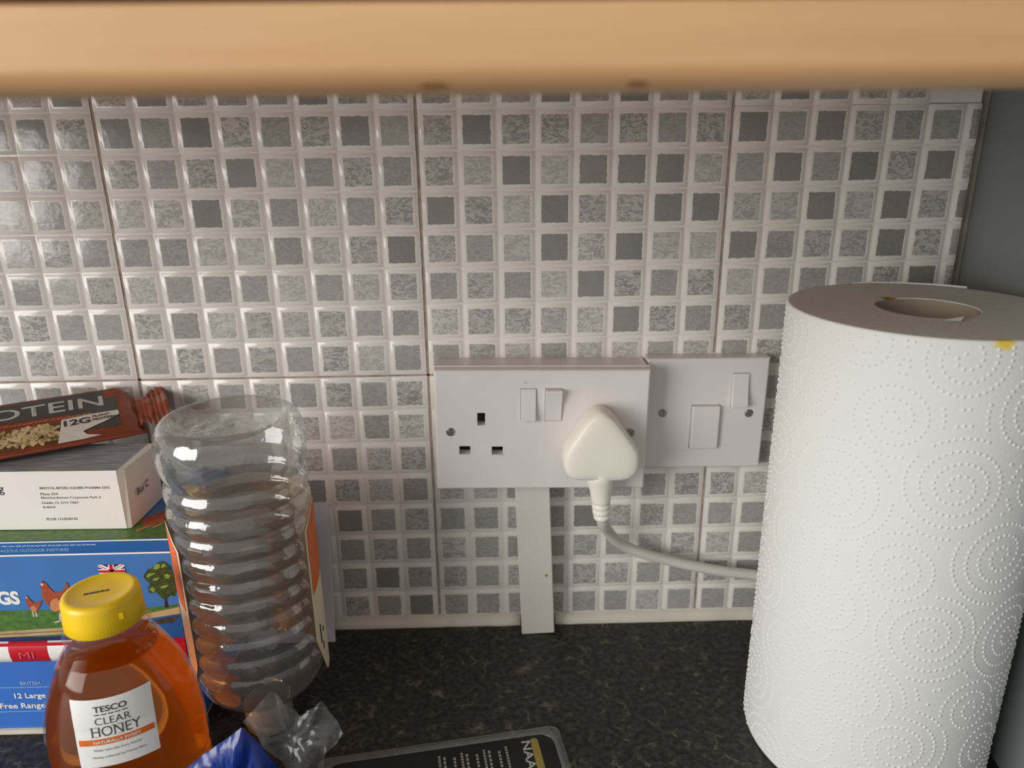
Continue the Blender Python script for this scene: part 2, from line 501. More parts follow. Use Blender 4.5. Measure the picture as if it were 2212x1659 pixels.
# worktop
pl = [(-700, 0), (wr(0) , 0), (wr(620), 620), (-700, 620)]
V = [P(x, 394, d - 1.9) for x, d in pl] + [P(x, 432, d - 1.9) for x, d in pl]
F = [(0, 3, 2, 1), (4, 5, 6, 7), (0, 1, 5, 4), (1, 2, 6, 5), (2, 3, 7, 6), (3, 0, 4, 7)]
o = mesh('worktop', V, F, M['worktop'])
tag(o, 'dark speckled stone effect kitchen worktop under the tiled wall', 'worktop')
o = mesh('floor', [(-3, 0.06, -0.9), (3, 0.06, -0.9), (3, -3.5, -0.9), (-3, -3.5, -0.9)], [(0, 3, 2, 1)], mat('floor_vinyl', lin(150, 140, 128), 0.6, nscale=5, namount=0.1))
tag(o, 'plain beige kitchen floor far below the worktop', 'floor', kind='structure')

# ------------------------------------------------------------------ wall cabinet with pelmet
t = thing('wall_cabinet', 'beech wall cabinet with a rounded light pelmet hanging above the tiles', 'cabinet', (0, -0.15, 0.394))
zb = 0.0
box('carcass', -0.60, 0.515, -0.150, 0.1475, 0.003, 0.36, M['beech'], t)
for i, (xa, xb) in enumerate(((-0.598, -0.043), (-0.040, 0.513))):
    box('door', xa, xb, -0.169, -0.151, -0.0004, 0.36, M['beech'], t, bev=0.002)
# pelmet strip with rounded lower front edge
pts = [(-0.168, -0.0022), (-0.168, -0.016), (-0.1665, -0.0185), (-0.1635, -0.0202), (-0.160, -0.0208), (-0.152, -0.0208), (-0.150, -0.019), (-0.150, -0.0022)]
V, F = rings_geo([[(x, y, z) for y, z in pts] for x in (-0.60, 0.515)], True, True, True)
pel = add_bevel(mesh('pelmet', V, F, M['beech'], t), 0.001)
M['pstain'] = mat('pelmet_stain', lin(168, 122, 78), 0.6)
for x_, w_ in ((0.2365, 0.0030), (0.2835, 0.0024)):
    mesh('stain', [(x_ + w_ * math.cos(a * math.pi / 5), -0.16525 - 0.0012 * math.sin(a * math.pi / 5), -0.01955 + 0.00075 * math.sin(a * math.pi / 5)) for a in range(10)], [tuple(range(10))], M['pstain'], pel)

# ------------------------------------------------------------------ sockets
def rect_plate(name, w, h, y_back, y_front, holes, mt, parent, cham=1.2, hole_depth=6.0):
    """moulded face plate with rectangular openings; local mm, x right, z up, y negative to the room"""
    xs = sorted({-w / 2 + cham, w / 2 - cham} | {q for hx0, hx1, _, _ in holes for q in (hx0, hx1)})
    zs = sorted({-h / 2 + cham, h / 2 - cham} | {q for _, _, hz0, hz1 in holes for q in (hz0, hz1)})
    V = []; F = []; idx = {}
    def v(x, y, z):
        k = (round(x, 4), round(y, 4), round(z, 4))
        if k not in idx: idx[k] = len(V); V.append((x / 1000, y / 1000, z / 1000))
        return idx[k]
    for i in range(len(xs) - 1):
        for j in range(len(zs) - 1):
            cx = (xs[i] + xs[i + 1]) / 2; cz = (zs[j] + zs[j + 1]) / 2
            if any(a < cx < b and c < cz < d for a, b, c, d in holes): continue
            F.append((v(xs[i], y_front, zs[j]), v(xs[i + 1], y_front, zs[j]), v(xs[i + 1], y_front, zs[j + 1]), v(xs[i], y_front, zs[j + 1])))
    for a, b, c, d in holes:
        q = [(a, c), (b, c), (b, d), (a, d)]
        for i in range(4):
            (x0, z0), (x1, z1) = q[i], q[(i + 1) % 4]
            F.append((v(x1, y_front, z1), v(x0, y_front, z0), v(x0, y_front + hole_depth, z0), v(x1, y_front + hole_depth, z1)))
    # bevelled rim and sides
    def loop(inset, y): return [(-w / 2 + inset, y, -h / 2 + inset), (w / 2 - inset, y, -h / 2 + inset), (w / 2 - inset, y, h / 2 - inset), (-w / 2 + inset, y, h / 2 - inset)]
    lv = [loop(cham, y_front), loop(0.35, y_front + 0.45), loop(0.0, y_front + 1.4), loop(-0.15, y_back - 1.0), loop(-0.7, y_back - 0.8), loop(-0.7, y_back), loop(cham, y_back)]
    # front edge of the rim must share vertices with the grid border, so split by grid lines
    for s in range(4):
        for k in range(len(lv) - 1):
            A, B = lv[k][s], lv[k][(s + 1) % 4]; C_, D_ = lv[k + 1][(s + 1) % 4], lv[k + 1][s]
            F.append((v(*A), v(*D_), v(*C_), v(*B)))
    return mesh(name, V, F, mt, parent)

def rocker(x, z, w, h, y0, top, mid, bot, parent, mt):
    prof = [(h / 2, 4.0), (h / 2, -top), (h / 2 - 1.0, -top - 0.25), (0.0, -mid), (-h / 2 + 1.0, -bot - 0.25), (-h / 2, -bot), (-h / 2, 4.0)]
    rg = [[((x + e) / 1000, (y0 + yy) / 1000, (z + zz) / 1000) for zz, yy in prof] for e in (-w / 2, w / 2)]
    V, F = rings_geo(rg, True, True, True)
    o = add_bevel(mesh('rocker_switch', V, F, mt, parent), 0.0004)
    return o

def screw(x, z, y0, ang, parent, r=2.9):
    seg = 20
    c, s_ = math.cos(ang), math.sin(ang)
    # head: a base disc under two half domes, the slot is the gap between them
    AV = [((x + (r - 0.05) * math.cos(2 * math.pi * j / seg)) / 1000, (y0 - 0.12) / 1000, (z + (r - 0.05) * math.sin(2 * math.pi * j / seg)) / 1000) for j in range(seg)]
    AF = [tuple(range(seg))]
    for side in (1, -1):
        ring0 = []; ring1 = []
        a0 = math.asin(0.52 / r)
        for j in range(11):
            a = a0 + (math.pi - 2 * a0) * j / 10
            ring0.append((r * math.cos(a), side * r * math.sin(a)))
            ring1.append((0.8 * r * math.cos(a), side * max(0.8 * r * math.sin(a), 0.52)))
        loops = []
        for ring, yy in ((ring0, -0.1), (ring0, -0.55), (ring1, -0.95)):
            loops.append([((x + px * c - pz * s_) / 1000, (y0 + yy) / 1000, (z + px * s_ + pz * c) / 1000) for px, pz in ring])
        V, F = rings_geo(loops, True, False, True)
        b0 = len(AV); AV += V; AF += [tuple(i + b0 for i in f) for f in F]
    mesh('screw', AV, AF, M['screw'], parent)

# double switched socket
ds = thing('double_socket', 'white double switched socket on a raised box above the cable trunking', 'socket', P(279.3, 219.4, 0), (0, R(0.9), 0))
bw = [(-71.2, -42.6), (71.2, -42.6), (71.2, 42.6), (-71.2, 42.6)]
lp = lambda q, y: [(-0.0716 + q, y, -0.0429 + q), (0.0716 - q, y, -0.0429 + q), (0.0716 - q, y, 0.0429 - q), (-0.0716 + q, y, 0.0429 - q)]
V, F = rings_geo([lp(0.002, -0.0005), lp(0.002, -0.0221), lp(0.0, -0.0221), lp(0.0, 0.0018)], True, True, True)
mesh('back_box', V, F, M['plastic'], ds)
holes = [(-43.7, -38.4, 4.2, 13.2), (-56.2, -48.6, -17.0, -10.9), (-34.0, -26.4, -17.4, -11.3)]
holes_r = [(41.0 - 2.6, 41.0 + 2.6, 4.2, 13.2), (31.0 - 3.7, 31.0 + 3.7, -17.2, -11.2), (53.0 - 3.7, 53.0 + 3.7, -17.4, -11.4)]
rect_plate('face_plate', 144.0, 86.4, -22.0, -31.0, holes + holes_r + [(-14.8, -4.0, 7.5, 30.5), (1.8, 13.4, 7.1, 30.5)], M['plastic'], ds, hole_depth=8.6)
for a, b, c, d in holes:
    V, F = box_geo((a - 0.2) / 1000, (b + 0.2) / 1000, -0.0060, -0.0048, (c - 0.2) / 1000, (d + 0.2) / 1000)
    mesh('pin_shutter', V, F, M['plastic'], ds)
    # raised moulding lip round each pin opening
    lip = []
    for q, y in ((1.0, -31.02), (0.75, -31.12), (0.0, -30.85)):
        lip.append([((a - q) / 1000, y / 1000, (c - q) / 1000), ((b + q) / 1000, y / 1000, (c - q) / 1000), ((b + q) / 1000, y / 1000, (d + q) / 1000), ((a - q) / 1000, y / 1000, (d + q) / 1000)])
    if c < 0:
        V, F = rings_geo(lip, True); mesh('pin_surround', V, F, M['plastic'], ds)
rocker(-9.4, 19.0, 10.2, 22.4, -31.0, 0.7, 1.9, 3.6, ds, M['plastic'])
rocker(7.6, 18.8, 11.0, 22.8, -31.0, 5.2, 2.2, 0.6, ds, M['plastic'])
screw(-61.9, -0.4, -31.0, R(-28), ds); screw(60.4, -1.6, -31.0, R(52), ds)
mesh('scuff', [(-0.0132, -0.03106, 0.0350), (-0.0105, -0.03106, 0.0339), (-0.0106, -0.03106, 0.0343)], [(0, 1, 2)], M['dark'], ds)

# switched fused spur
fs = thing('fused_spur', 'white single fused switch plate mounted flat beside the double socket', 'switch', P(396.0, 217.0, 0), (0, R(0.4), 0))
rect_plate('face_plate', 85.4, 82.2, 1.8, -11.0, [(17.3, 29.1, 5.7, 30.3), (-10.0, 10.6, -25.9, 7.1)], M['plastic'], fs)
rocker(23.2, 18.0, 11.2, 24.0, -11.0, 0.7, 1.9, 4.0, fs, M['plastic'])
fz = -9.4
o = box('fuse_carrier', -0.0097, 0.0103, -0.0140, -0.0060, (fz - 16.2) / 1000, (fz + 16.2) / 1000, M['plastic'], fs, bev=0.0012)


screw(-30.2, 1.1, -11.0, R(88), fs); screw(31.0, 0.4, -11.0, R(-22), fs)

# ------------------------------------------------------------------ plug and cable
pg = thing('power_plug', 'cream three pin plug with grey cable pushed into the double socket', 'plug', P(317.0, 226.0, 31.2))
og = pg.location.copy()
out = [(317.2, 199.2), (325.5, 204.0), (334.0, 215.0), (341.5, 226.5), (343.2, 234.5), (341.8, 243.0), (336.5, 247.6), (326, 248.6), (310, 248.0), (299.0, 246.9), (294.0, 242.0), (292.6, 233.6), (294.3, 225.5), (301.0, 214.5), (308.8, 203.6)]
ctl = [Vector((x, v, 0)) for x, v in out]
n = len(ctl); dense = []
for i in range(n):
    a, b, c, d = ctl[i - 1], ctl[i], ctl[(i + 1) % n], ctl[(i + 2) % n]
    for k in range(5):
        tt = k / 5
        dense.append(0.5 * ((2 * b) + (c - a) * tt + (2 * a - 5 * b + 4 * c - d) * tt * tt + (3 * b - a - 3 * c + d) * tt ** 3))
cx, cv = 317.5, 229.0
rg = []
for s_, d in ((0.90, 31.2), (0.97, 33.5), (1.0, 39.0), (1.0, 46.0), (0.985, 49.5), (0.95, 51.8), (0.88, 53.0), (0.70, 53.8), (0.4, 54.2), (0.02, 54.3)):
    rg.append([P(cx + (p.x - cx) * s_, cv + (p.y - cv) * s_, d) - og for p in dense])
V, F = rings_geo(rg, True, True, True)
mesh('plug_body', V, F, M['plug'], pg, True)
cpath = [P(317.8, 243, 43), P(318.2, 250, 43), P(318.8, 258, 43), P(319.2, 266, 43), P(319.3, 267.5, 43), P(319.4, 268.2, 43), P(319.4, 269.0, 43), P(319.5, 271.5, 43), P(319.6, 272.2, 43), P(319.7, 273.0, 42.9), P(319.9, 275.5, 42.7), P(320, 276.2, 42.5), P(320.1, 277, 42.3), P(320.4, 279.5, 42), P(320.8, 281.2, 41.5)]
crad = [11.0, 9.6, 7.6, 6.6, 6.5, 5.4, 6.4, 6.4, 5.3, 6.3, 6.2, 5.1, 6.0, 5.8, 4.0]
tube('strain_relief', [p - og for p in cpath], [r / 1000 for r in crad], M['plug'], pg, 20)
cp = smooth_path([P(320.4, 278.5, 42), P(322.6, 288, 37), P(327.6, 300.5, 25), P(335, 312.5, 18), P(344, 320.5, 14.5), P(360, 328.5, 12.5), P(378, 335.0, 11), P(397, 340.0, 11.5), P(420, 344.5, 12.5), P(444, 347.6, 13.5), P(480, 352, 17), P(515, 362, 20), P(540, 378, 24), P(547, 389.5, 40)], 6)
tube('cable', [p - og for p in cp], 0.0040, M['cable'], pg, 14)

# ------------------------------------------------------------------ cable trunking
tk = thing('cable_trunking', 'white plastic mini trunking running from the double socket down to the worktop', 'trunking', P(277.8, 394, 0), (0, R(-1.95), 0))
box('channel', -0.0118, 0.0118, -0.0135, -0.0005, 0.0012, 0.1295, M['trunk'], tk, bev=0.0006)
V = []
pr_ = [(-12.6, -5.0), (-12.6, -15.2), (-12.0, -15.8), (12.0, -15.8), (12.6, -15.2), (12.6, -5.0), (11.9, -5.0), (11.9, -14.6), (-11.9, -14.6), (-11.9, -5.0)]
V, F = rings_geo([[(x / 1000, y / 1000, z) for x, y in pr_] for z in (0.0006, 0.1300)], True, True, True)
mesh('lid', V, F, M['trunk'], tk)
mesh('stain', [(0.0078 + 0.0011 * math.cos(a * math.pi / 4), -0.01585, 0.0515 + 0.0011 * math.sin(a * math.pi / 4)) for a in range(8)], [tuple(range(8))], M['stain'], tk)

# ------------------------------------------------------------------ kitchen roll
def paper_mat():
    mt, nt, N, L, b = new_mat('tissue_paper')
    tc = N.new('ShaderNodeTexCoord'); sx = N.new('ShaderNodeSeparateXYZ'); L.new(tc.outputs['Object'], sx.inputs[0])
    last = None
    col_in = lin(228, 229, 226)
    prev = None
    # yellow food stains on the rim
    for (cx, cy, cz), r, c in (((-0.0035, -0.0696, 0.2762), 0.0075, lin(236, 206, 70)), ((-0.008, 0.0245, 0.2762), 0.007, lin(170, 140, 40)), ((0.037, -0.058, 0.205), 0.006, lin(225, 215, 185))):
        vd = N.new('ShaderNodeVectorMath'); vd.operation = 'DISTANCE'; vd.inputs[1].default_value = (cx, cy, cz)
        L.new(tc.outputs['Object'], vd.inputs[0])
        ns = N.new('ShaderNodeTexNoise'); ns.inputs['Scale'].default_value = 260; L.new(tc.outputs['Object'], ns.inputs['Vector'])
        ad = N.new('ShaderNodeMath'); ad.operation = 'MULTIPLY_ADD'; ad.inputs[1].default_value = r * 0.9
        L.new(ns.outputs['Fac'], ad.inputs[0]); L.new(vd.outputs['Value'], ad.inputs[2])
        mr = N.new('ShaderNodeMapRange'); mr.inputs[1].default_value = r * 0.75; mr.inputs[2].default_value = r * 1.25
        mr.inputs[3].default_value = 0.95; mr.inputs[4].default_value = 0.0
        L.new(ad.outputs[0], mr.inputs[0])
        mx = N.new('ShaderNodeMix'); mx.data_type = 'RGBA'; mx.inputs[7].default_value = c
        L.new(mr.outputs[0], mx.inputs[0])
        if prev is None: mx.inputs[6].default_value = col_in
        else: L.new(prev.outputs[2], mx.inputs[6])
        prev = mx
    L.new(prev.outputs[2], b.inputs['Base Color'])
    b.inputs['Roughness'].default_value = 0.85; b.inputs['Specular IOR Level'].default_value = 0.2
    n = N.new('ShaderNodeTexNoise'); n.inputs['Scale'].default_value = 700; n.inputs['Detail'].default_value = 2
    L.new(tc.outputs['Object'], n.inputs['Vector'])
    bp = N.new('ShaderNodeBump'); bp.inputs['Strength'].default_value = 0.25; bp.inputs['Distance'].default_value = 0.0006
    L.new(n.outputs['Fac'], bp.inputs['Height']); L.new(bp.outputs['Normal'], b.inputs['Normal'])
    return mt
M['paper'] = paper_mat()
M['paperdot'] = mat('tissue_emboss', lin(228, 229, 226), 0.7, spec=0.3)
M['card'] = mat('roll_core_card', lin(176, 164, 148), 0.8, nscale=60, namount=0.06)
RR, RH = 69.6, 276.5
kr = thing('kitchen_roll', 'tall white kitchen paper roll embossed with dotted swirls standing by the grey wall', 'paper roll', P(477, 394, 120))
# wound sheets: outer wall, slightly stepped top annulus, bore
prof = [(24.6, 0.4), (RR - 1.5, 0.2), (RR - 0.3, 1.2), (RR, 3.0), (RR, RH - 1.2), (RR - 0.4, RH - 0.3), (RR - 1.2, RH)]
k = RR - 3.0; i = 0
while k > 25.5:
    prof.append((k, RH - (0.0 if i % 2 else 0.35))); k -= 1.7; i += 1
prof += [(24.6, RH), (24.6, 0.4)]
lathe('paper', [(r / 1000, z / 1000) for r, z in prof], M['paper'], kr, 128)
cprof = [(23.3, 0.3), (24.5, 0.3), (24.5, RH - 0.8), (23.3, RH - 0.8), (23.3, 0.3)]
lathe('core', [(r / 1000, z / 1000) for r, z in cprof], M['card'], kr, 64)
# embossed dotted swirls
rn = random.Random(11)
circ = 2 * math.pi * RR
nx = 9; sp_x = circ / nx; sp_z = sp_x * 0.78
cents = []
for jr in range(-1, int(RH / sp_z) + 2):
    for ix in range(nx):
        cents.append(((ix + 0.5 * (jr % 2)) * sp_x + rn.uniform(-8, 8), jr * sp_z + 8 + rn.uniform(-8, 8), rn.uniform(0, 6.28), rn.choice((1, 1, -1)), rn.uniform(0.7, 1.35)))
def wrapdx(a, b):
    d = (a - b) % circ
    return d if d < circ / 2 else d - circ
dots = []
for (cx, cz, ph, hand, wgt) in cents:
    th = 2.2
    while True:
        r = 6.3 * th / (2 * math.pi)
        if r > 36: break
        x = cx + r * math.cos(ph + hand * th); z = cz + r * math.sin(ph + hand * th)
        th += 3.0 / max(r, 1.6)
        if z < 2 or z > RH - 2: continue
        own = r / wgt
        ok = True
        for (ox, oz, _, _, ow) in cents:
            if ox == cx and oz == cz: continue
            dx = wrapdx(x, ox); dz = z - oz
            if dx * dx + dz * dz < (own * ow + 2.2) ** 2: ok = False; break
        if ok: dots.append((x % circ, z))
V = []; F = []
for (sx_, z) in dots:
    a = sx_ / RR
    er = Vector((math.cos(a), math.sin(a), 0)); et = Vector((-math.sin(a), math.cos(a), 0)); ez = Vector((0, 0, 1))
    b0 = len(V)
    for rad, hgt in ((0.98, -0.05), (0.66, 0.38)):
        for j in range(6):
            q = 2 * math.pi * j / 6
            V.append((er * (RR + hgt) + et * rad * math.cos(q) + ez * (z + rad * math.sin(q))) / 1000)
    V.append((er * (RR + 0.50) + ez * z) / 1000)
    for j in range(6):
        j2 = (j + 1) % 6
        F.append((b0 + j, b0 + j2, b0 + 6 + j2, b0 + 6 + j)); F.append((b0 + 6 + j, b0 + 6 + j2, b0 + 12))
o = mesh('embossed_dots', V, F, M['paperdot'], kr, True); o['kind'] = 'stuff'
# loose end of the outer sheet, lifting off at the back by the wall
V = []; n = 14
for zz in (3.0, RH + 0.6):
    for i in range(n + 1):
        a = R(96 - 52 * i / n); rr = RR + 0.25 + 2.6 * (i / n) ** 2
        V.append((rr * math.cos(a) / 1000, rr * math.sin(a) / 1000, zz / 1000))
for zz in (RH + 0.6, 3.0):
    for i in range(n + 1):
        a = R(96 - 52 * i / n); rr = RR + 0.6 + 2.6 * (i / n) ** 2
        V.append((rr * math.cos(a) / 1000, rr * math.sin(a) / 1000, zz / 1000))
F = []
for lv in range(3):
    for i in range(n): F.append((lv * (n + 1) + i, lv * (n + 1) + i + 1, (lv + 1) * (n + 1) + i + 1, (lv + 1) * (n + 1) + i))
mesh('loose_sheet', V, F, M['paper'], kr, False)
# little torn shred lying on the top by the core
mesh('paper_shred', [(-0.010, -0.0315, 0.2768), (-0.003, -0.0345, 0.2771), (0.001, -0.0305, 0.2785), (-0.004, -0.028, 0.2772)], [(0, 1, 2, 3)], M['paperdot'], kr)

# ------------------------------------------------------------------ egg boxes
M['eggblue'] = mat('egg_box_blue_print', lin(66, 120, 186), 0.32, nscale=14, namount=0.10)
M['eggblue2'] = mat('egg_box_header_print', lin(32, 96, 166), 0.32, nscale=30, namount=0.06)
M['egggrass'] = mat('printed_grass', lin(78, 118, 52), 0.4, nscale=260, namount=0.35)

M['eggpath'] = mat('printed_path', lin(192, 166, 124), 0.4, nscale=150, namount=0.15)
M['eggnavy'] = mat('printed_navy', lin(36, 42, 104), 0.4)
M['white'] = mat('white_print', lin(244, 243, 240), 0.5)
M['palewhite'] = mat('pale_print', lin(150, 185, 222), 0.5)
M['red'] = mat('red_print', lin(200, 26, 44), 0.3, nscale=60, namount=0.06)
M['hen'] = mat('hen_print', lin(168, 78, 48), 0.4, nscale=400, namount=0.25)
M['henlight'] = mat('hen_breast_print', lin(208, 140, 92), 0.4, nscale=400, namount=0.15)
M['leaf'] = mat('tree_print', lin(58, 74, 34), 0.4, nscale=500, namount=0.6)
M['leaflight'] = mat('tree_highlight_print', lin(134, 158, 66), 0.4, nscale=500, namount=0.3)
M['trunkp'] = mat('tree_trunk_print', lin(52, 40, 28), 0.4)
M['greycard'] = mat('grey_board', lin(206, 200, 186), 0.8, nscale=80, namount=0.08)
M['blue3'] = mat('royal_blue_print', lin(60, 116, 204), 0.3, nscale=10, namount=0.04)

EX0, EX1, ED0, ED1 = -236.0, 53.0, 5.0, 105.0
# ---- upper carton
e1 = thing('egg_box', 'blue twelve egg carton printed with hens, tree and union flag, on top of another carton', 'egg box', P(-91.5, 323.5, 55), group='egg cartons stacked on the worktop')
og1 = e1.location.copy()
def carton(root, og, v0, v1, mt, rad):
    # sleeve with rounded long edges
    pr = []
    def arc(cd, cvv, a0, a1):
        for i in range(6):
            a = R(a0 + (a1 - a0) * i / 5); pr.append((cd + rad * math.cos(a), cvv - rad * math.sin(a)))
    arc(ED1 - rad, v0 + rad, 0, 90); arc(ED0 + rad, v0 + rad, 90, 180); arc(ED0 + rad, v1 - rad, 180, 270); arc(ED1 - rad, v1 - rad, 270, 360)
    V, F = rings_geo([[P(X, vv, d) - og for d, vv in pr] for X in (EX0, EX1)], True, True, True)
    return mesh('sleeve', V, F, mt, root)
carton(e1, og1, 253.9, 323.2, M['eggblue'], 0.9)
def f1(X, Vv): return P(X, Vv, ED1 + 0.12) - og1
def f1b(X, Vv): return P(X, Vv, ED1 + 0.24) - og1
def f1c(X, Vv): return P(X, Vv, ED1 + 0.36) - og1
def quad(x0, x1, v0, v1): return [(x0, v1), (x1, v1), (x1, v0), (x0, v0)]
flat('header_band', quad(EX0 + .5, EX1 - .5, 254.9, 262.4), f1, M['eggblue2'], e1)
flat('white_line', quad(EX0 + .5, EX1 - .4, 262.4, 263.5), f1b, M['white'], e1)
flat('white_line', quad(EX0 + .5, EX1 - .4, 253.95, 254.7), lambda x, v: P(x, v, ED1 + 0.05) - og1, M['white'], e1)
text('SPACIOUS OUTDOOR PASTURES', 43.0, 2.0, lambda u, v: f1b(-49.4 + u, 260.6 - v), M['palewhite'], e1, bold=0.01)
marks(lambda u, v: f1b(-60 + u, 257.0 - v), 70, 0.9, 22, M['palewhite'], e1)
# grass, path and border along the bottom of the picture
gr = [(EX0 + .5, 321)] + [(x, 321) for x in (-100, 0, EX1 - .5)] + [(52.5, 299.2), (38.6, 300.8), (26.6, 301.6), (0, 301.2), (-22.9, 301.1), (-56, 300.9), (-120, 300.6), (EX0 + .5, 300.6)]
flat('printed_grass', gr, f1, M['egggrass'], e1)
pt = [(EX0 + .5, 319.6), (-60, 320.1), (-18.5, 318.6), (10, 315.5), (29.3, 309.4), (52.5, 305.8), (52.5, 301.0), (27.6, 306.2), (8, 311), (-17.5, 313.8), (-60, 315.8), (EX0 + .5, 316)]
flat('printed_path', pt, f1b, M['eggpath'], e1)
flat('printed_path_edge', [(-200, 318.0), (-60, 318.2), (-18, 316.6), (-18, 316.0), (-60, 317.5), (-200, 317.4)], f1c, mat('path_line_print', lin(130, 102, 66), 0.5), e1)
flat('navy_border', quad(EX0 + .5, 10, 320.2, 323.1), f1b, M['eggnavy'], e1)
flat('blue_corner', [(12, 323.1), (EX1 - .5, 323.1), (52.4, 305.9), (29.5, 309.6), (14, 315.0)], f1b, M['eggblue2'], e1)
flat('corner_picture', [(33, 313.5), (47, 312.5), (51.5, 307.5), (40, 309.0), (33, 311.8)], f1c, mat('dark_picture_print', lin(66, 58, 52), 0.5, nscale=300, namount=0.5), e1)
text('EGGS', 26.5, 9.6, lambda u, v: f1b(-69.0 + u, 296.8 - v), M['white'], e1, bold=0.045)
# union flag
fl = (8.4, 24.2, 270.4, 279.4)
def ff(a, b, lay): return P(fl[0] + (fl[1] - fl[0]) * a, fl[2] + (fl[3] - fl[2]) * b, ED1 + 0.14 + 0.08 * lay) - og1
def fpoly(name, pts, lay, mt): mesh(name, [ff(a, b, lay) for a, b in pts], [tuple(range(len(pts)))], mt, e1)
fpoly('flag_field', [(0, 0), (0, 1), (1, 1), (1, 0)], 0, M['eggnavy'])
for pts in ([(0, 0), (0, .16), (.84, 1), (1, 1), (1, .84), (.16, 0)], [(1, 0), (.84, 0), (0, .84), (0, 1), (.16, 1), (1, .16)]):
    fpoly('flag_saltire', pts, 1, M['white'])
for pts in ([(0, 0), (0, .06), (.44, .5), (.5, .5)], [(1, 0), (.94, 0), (.5, .44), (.5, .5)], [(0, 1), (.06, 1), (.5, .56), (.5, .5)], [(1, 1), (1, .94), (.56, .5), (.5, .5)]):
    fpoly('flag_saltire_red', pts, 2, M['red'])
fpoly('flag_cross', [(.39, 0), (.39, 1), (.61, 1), (.61, 0)], 3, M['white']); fpoly('flag_cross', [(0, .33), (0, .67), (1, .67), (1, .33)], 3, M['white'])
fpoly('flag_cross_red', [(.44, 0), (.44, 1), (.56, 1), (.56, 0)], 4, M['red']); fpoly('flag_cross_red', [(0, .41), (0, .59), (1, .59), (1, .41)], 4, M['red'])
# tree
flat('printed_trunk', [(43.6, 301.2), (46.0, 301.2), (45.5, 296), (46.6, 290), (43.6, 290), (44.3, 296)], f1b, M['trunkp'], e1)
flat('printed_tree', [(36.2, 290.9), (40.5, 290.2), (42.6, 294.2), (45.0, 295.2), (48.2, 292.6), (51.0, 293.4), (52.6, 289), (52.7, 280), (51.2, 272.0), (48, 269.0), (44.7, 269.2), (41.0, 272.8), (37.4, 274.4), (34.4, 278.8), (35.4, 282.0), (37.6, 284.0), (35.6, 287.4)], f1c, M['leaf'], e1)
for i, (cx, cy, rx, ry) in enumerate(((43.5, 272.6, 2.4, 1.5), (47.2, 271.8, 1.8, 1.3), (38.5, 278.0, 2.4, 1.1), (38.4, 288.2, 1.9, 1.5), (42.0, 281.0, 2.2, 1.0), (48.5, 279.0, 1.8, 1.3), (45.5, 286.5, 2.3, 0.9))):
    mesh('printed_leaves', [P(x, y, ED1 + 0.46) - og1 for x, y in blob(cx, cy, rx, ry, 12, 0.35, i, -0.4)], [tuple(range(12))], M['leaflight'], e1)
# hens
def hen(body, wing, legs, head, comb):
    for q in legs: flat('hen_leg', q, f1b, M['greycard'], e1)
    flat('hen_body', body, f1c, M['hen'], e1)
    mesh('hen_breast', [P(x, y, ED1 + 0.44) - og1 for x, y in wing], [tuple(range(len(wing)))], M['henlight'], e1)
    mesh('hen_face', [P(x, y, ED1 + 0.46) - og1 for x, y in head], [tuple(range(len(head)))], M['greycard'], e1)
    mesh('hen_comb', [P(x, y, ED1 + 0.48) - og1 for x, y in comb], [tuple(range(len(comb)))], M['red'], e1)
hen([(-37.6, 290.8), (-38.6, 292.6), (-39.0, 296.0), (-38.0, 299.6), (-36.6, 302.0), (-34.4, 302.4), (-32.6, 300.2), (-31.0, 297.6), (-29.2, 294.0), (-30.8, 294.6), (-32.6, 295.6), (-35.0, 295.2), (-36.4, 293.2)],
    blob(-35.6, 300.0, 1.9, 2.2, 12, 0.1, 3), [[(-36.9, 302), (-36.3, 302), (-36.2, 305.6), (-37.2, 305.6)], [(-35.1, 302), (-34.6, 302), (-34.2, 305.6), (-35.4, 305.6)]], blob(-38.0, 291.9, 0.55, 0.6, 8), blob(-37.8, 290.6, 0.5, 0.4, 6))
hen([(-26.2, 281.4), (-27.8, 283.0), (-28.2, 287.0), (-28.6, 292.0), (-26.6, 297.0), (-23.4, 300.6), (-19.6, 304.0), (-16.0, 303.0), (-13.6, 297.0), (-12.2, 290.0), (-11.4, 283.0), (-12.6, 281.6), (-14.4, 286.6), (-17.6, 288.6), (-21.0, 288.4), (-23.2, 285.0), (-24.4, 282.0)],
    blob(-21.6, 297.6, 3.4, 4.6, 14, 0.1, 5, 0.5), [[(-20.8, 303), (-19.6, 303), (-20.8, 309.0), (-22.0, 309.0)], [(-25.4, 309.8), (-20.8, 308.4), (-20.6, 309.4), (-24.4, 310.6)], [(-17.4, 303), (-16.4, 303), (-16.4, 308.6), (-17.6, 308.6)]], blob(-26.9, 283.0, 0.9, 1.0, 8), blob(-26.4, 281.2, 0.9, 0.7, 7))
# printed lid: meadow with sky and a hen towards the back
def ft(X, d): return P(X, 253.78, d) - og1
def ft2(X, d): return P(X, 253.66, d) - og1
flat('lid_print_grass', [(EX0 + 1, 104.2), (EX1 - 1, 104.2), (EX1 - 1, 74), (30, 78), (EX0 + 1, 80)], ft, M['egggrass'], e1)
flat('lid_hen', [(27.0, 84), (33, 90), (40, 86), (46, 77), (49, 70), (44, 66), (36, 70), (29, 76)], ft2, M['hen'], e1)
flat('lid_hen_leg', [(29.0, 94.5), (34.0, 89), (38, 86.5), (38, 88), (34.5, 91), (30.0, 96.0)], ft2, M['henlight'], e1)
flat('lid_hen_leg', [(37.5, 91.0), (41.0, 86.0), (42.5, 84.5), (42.3, 86.4), (38.5, 92.0)], ft2, M['henlight'], e1)

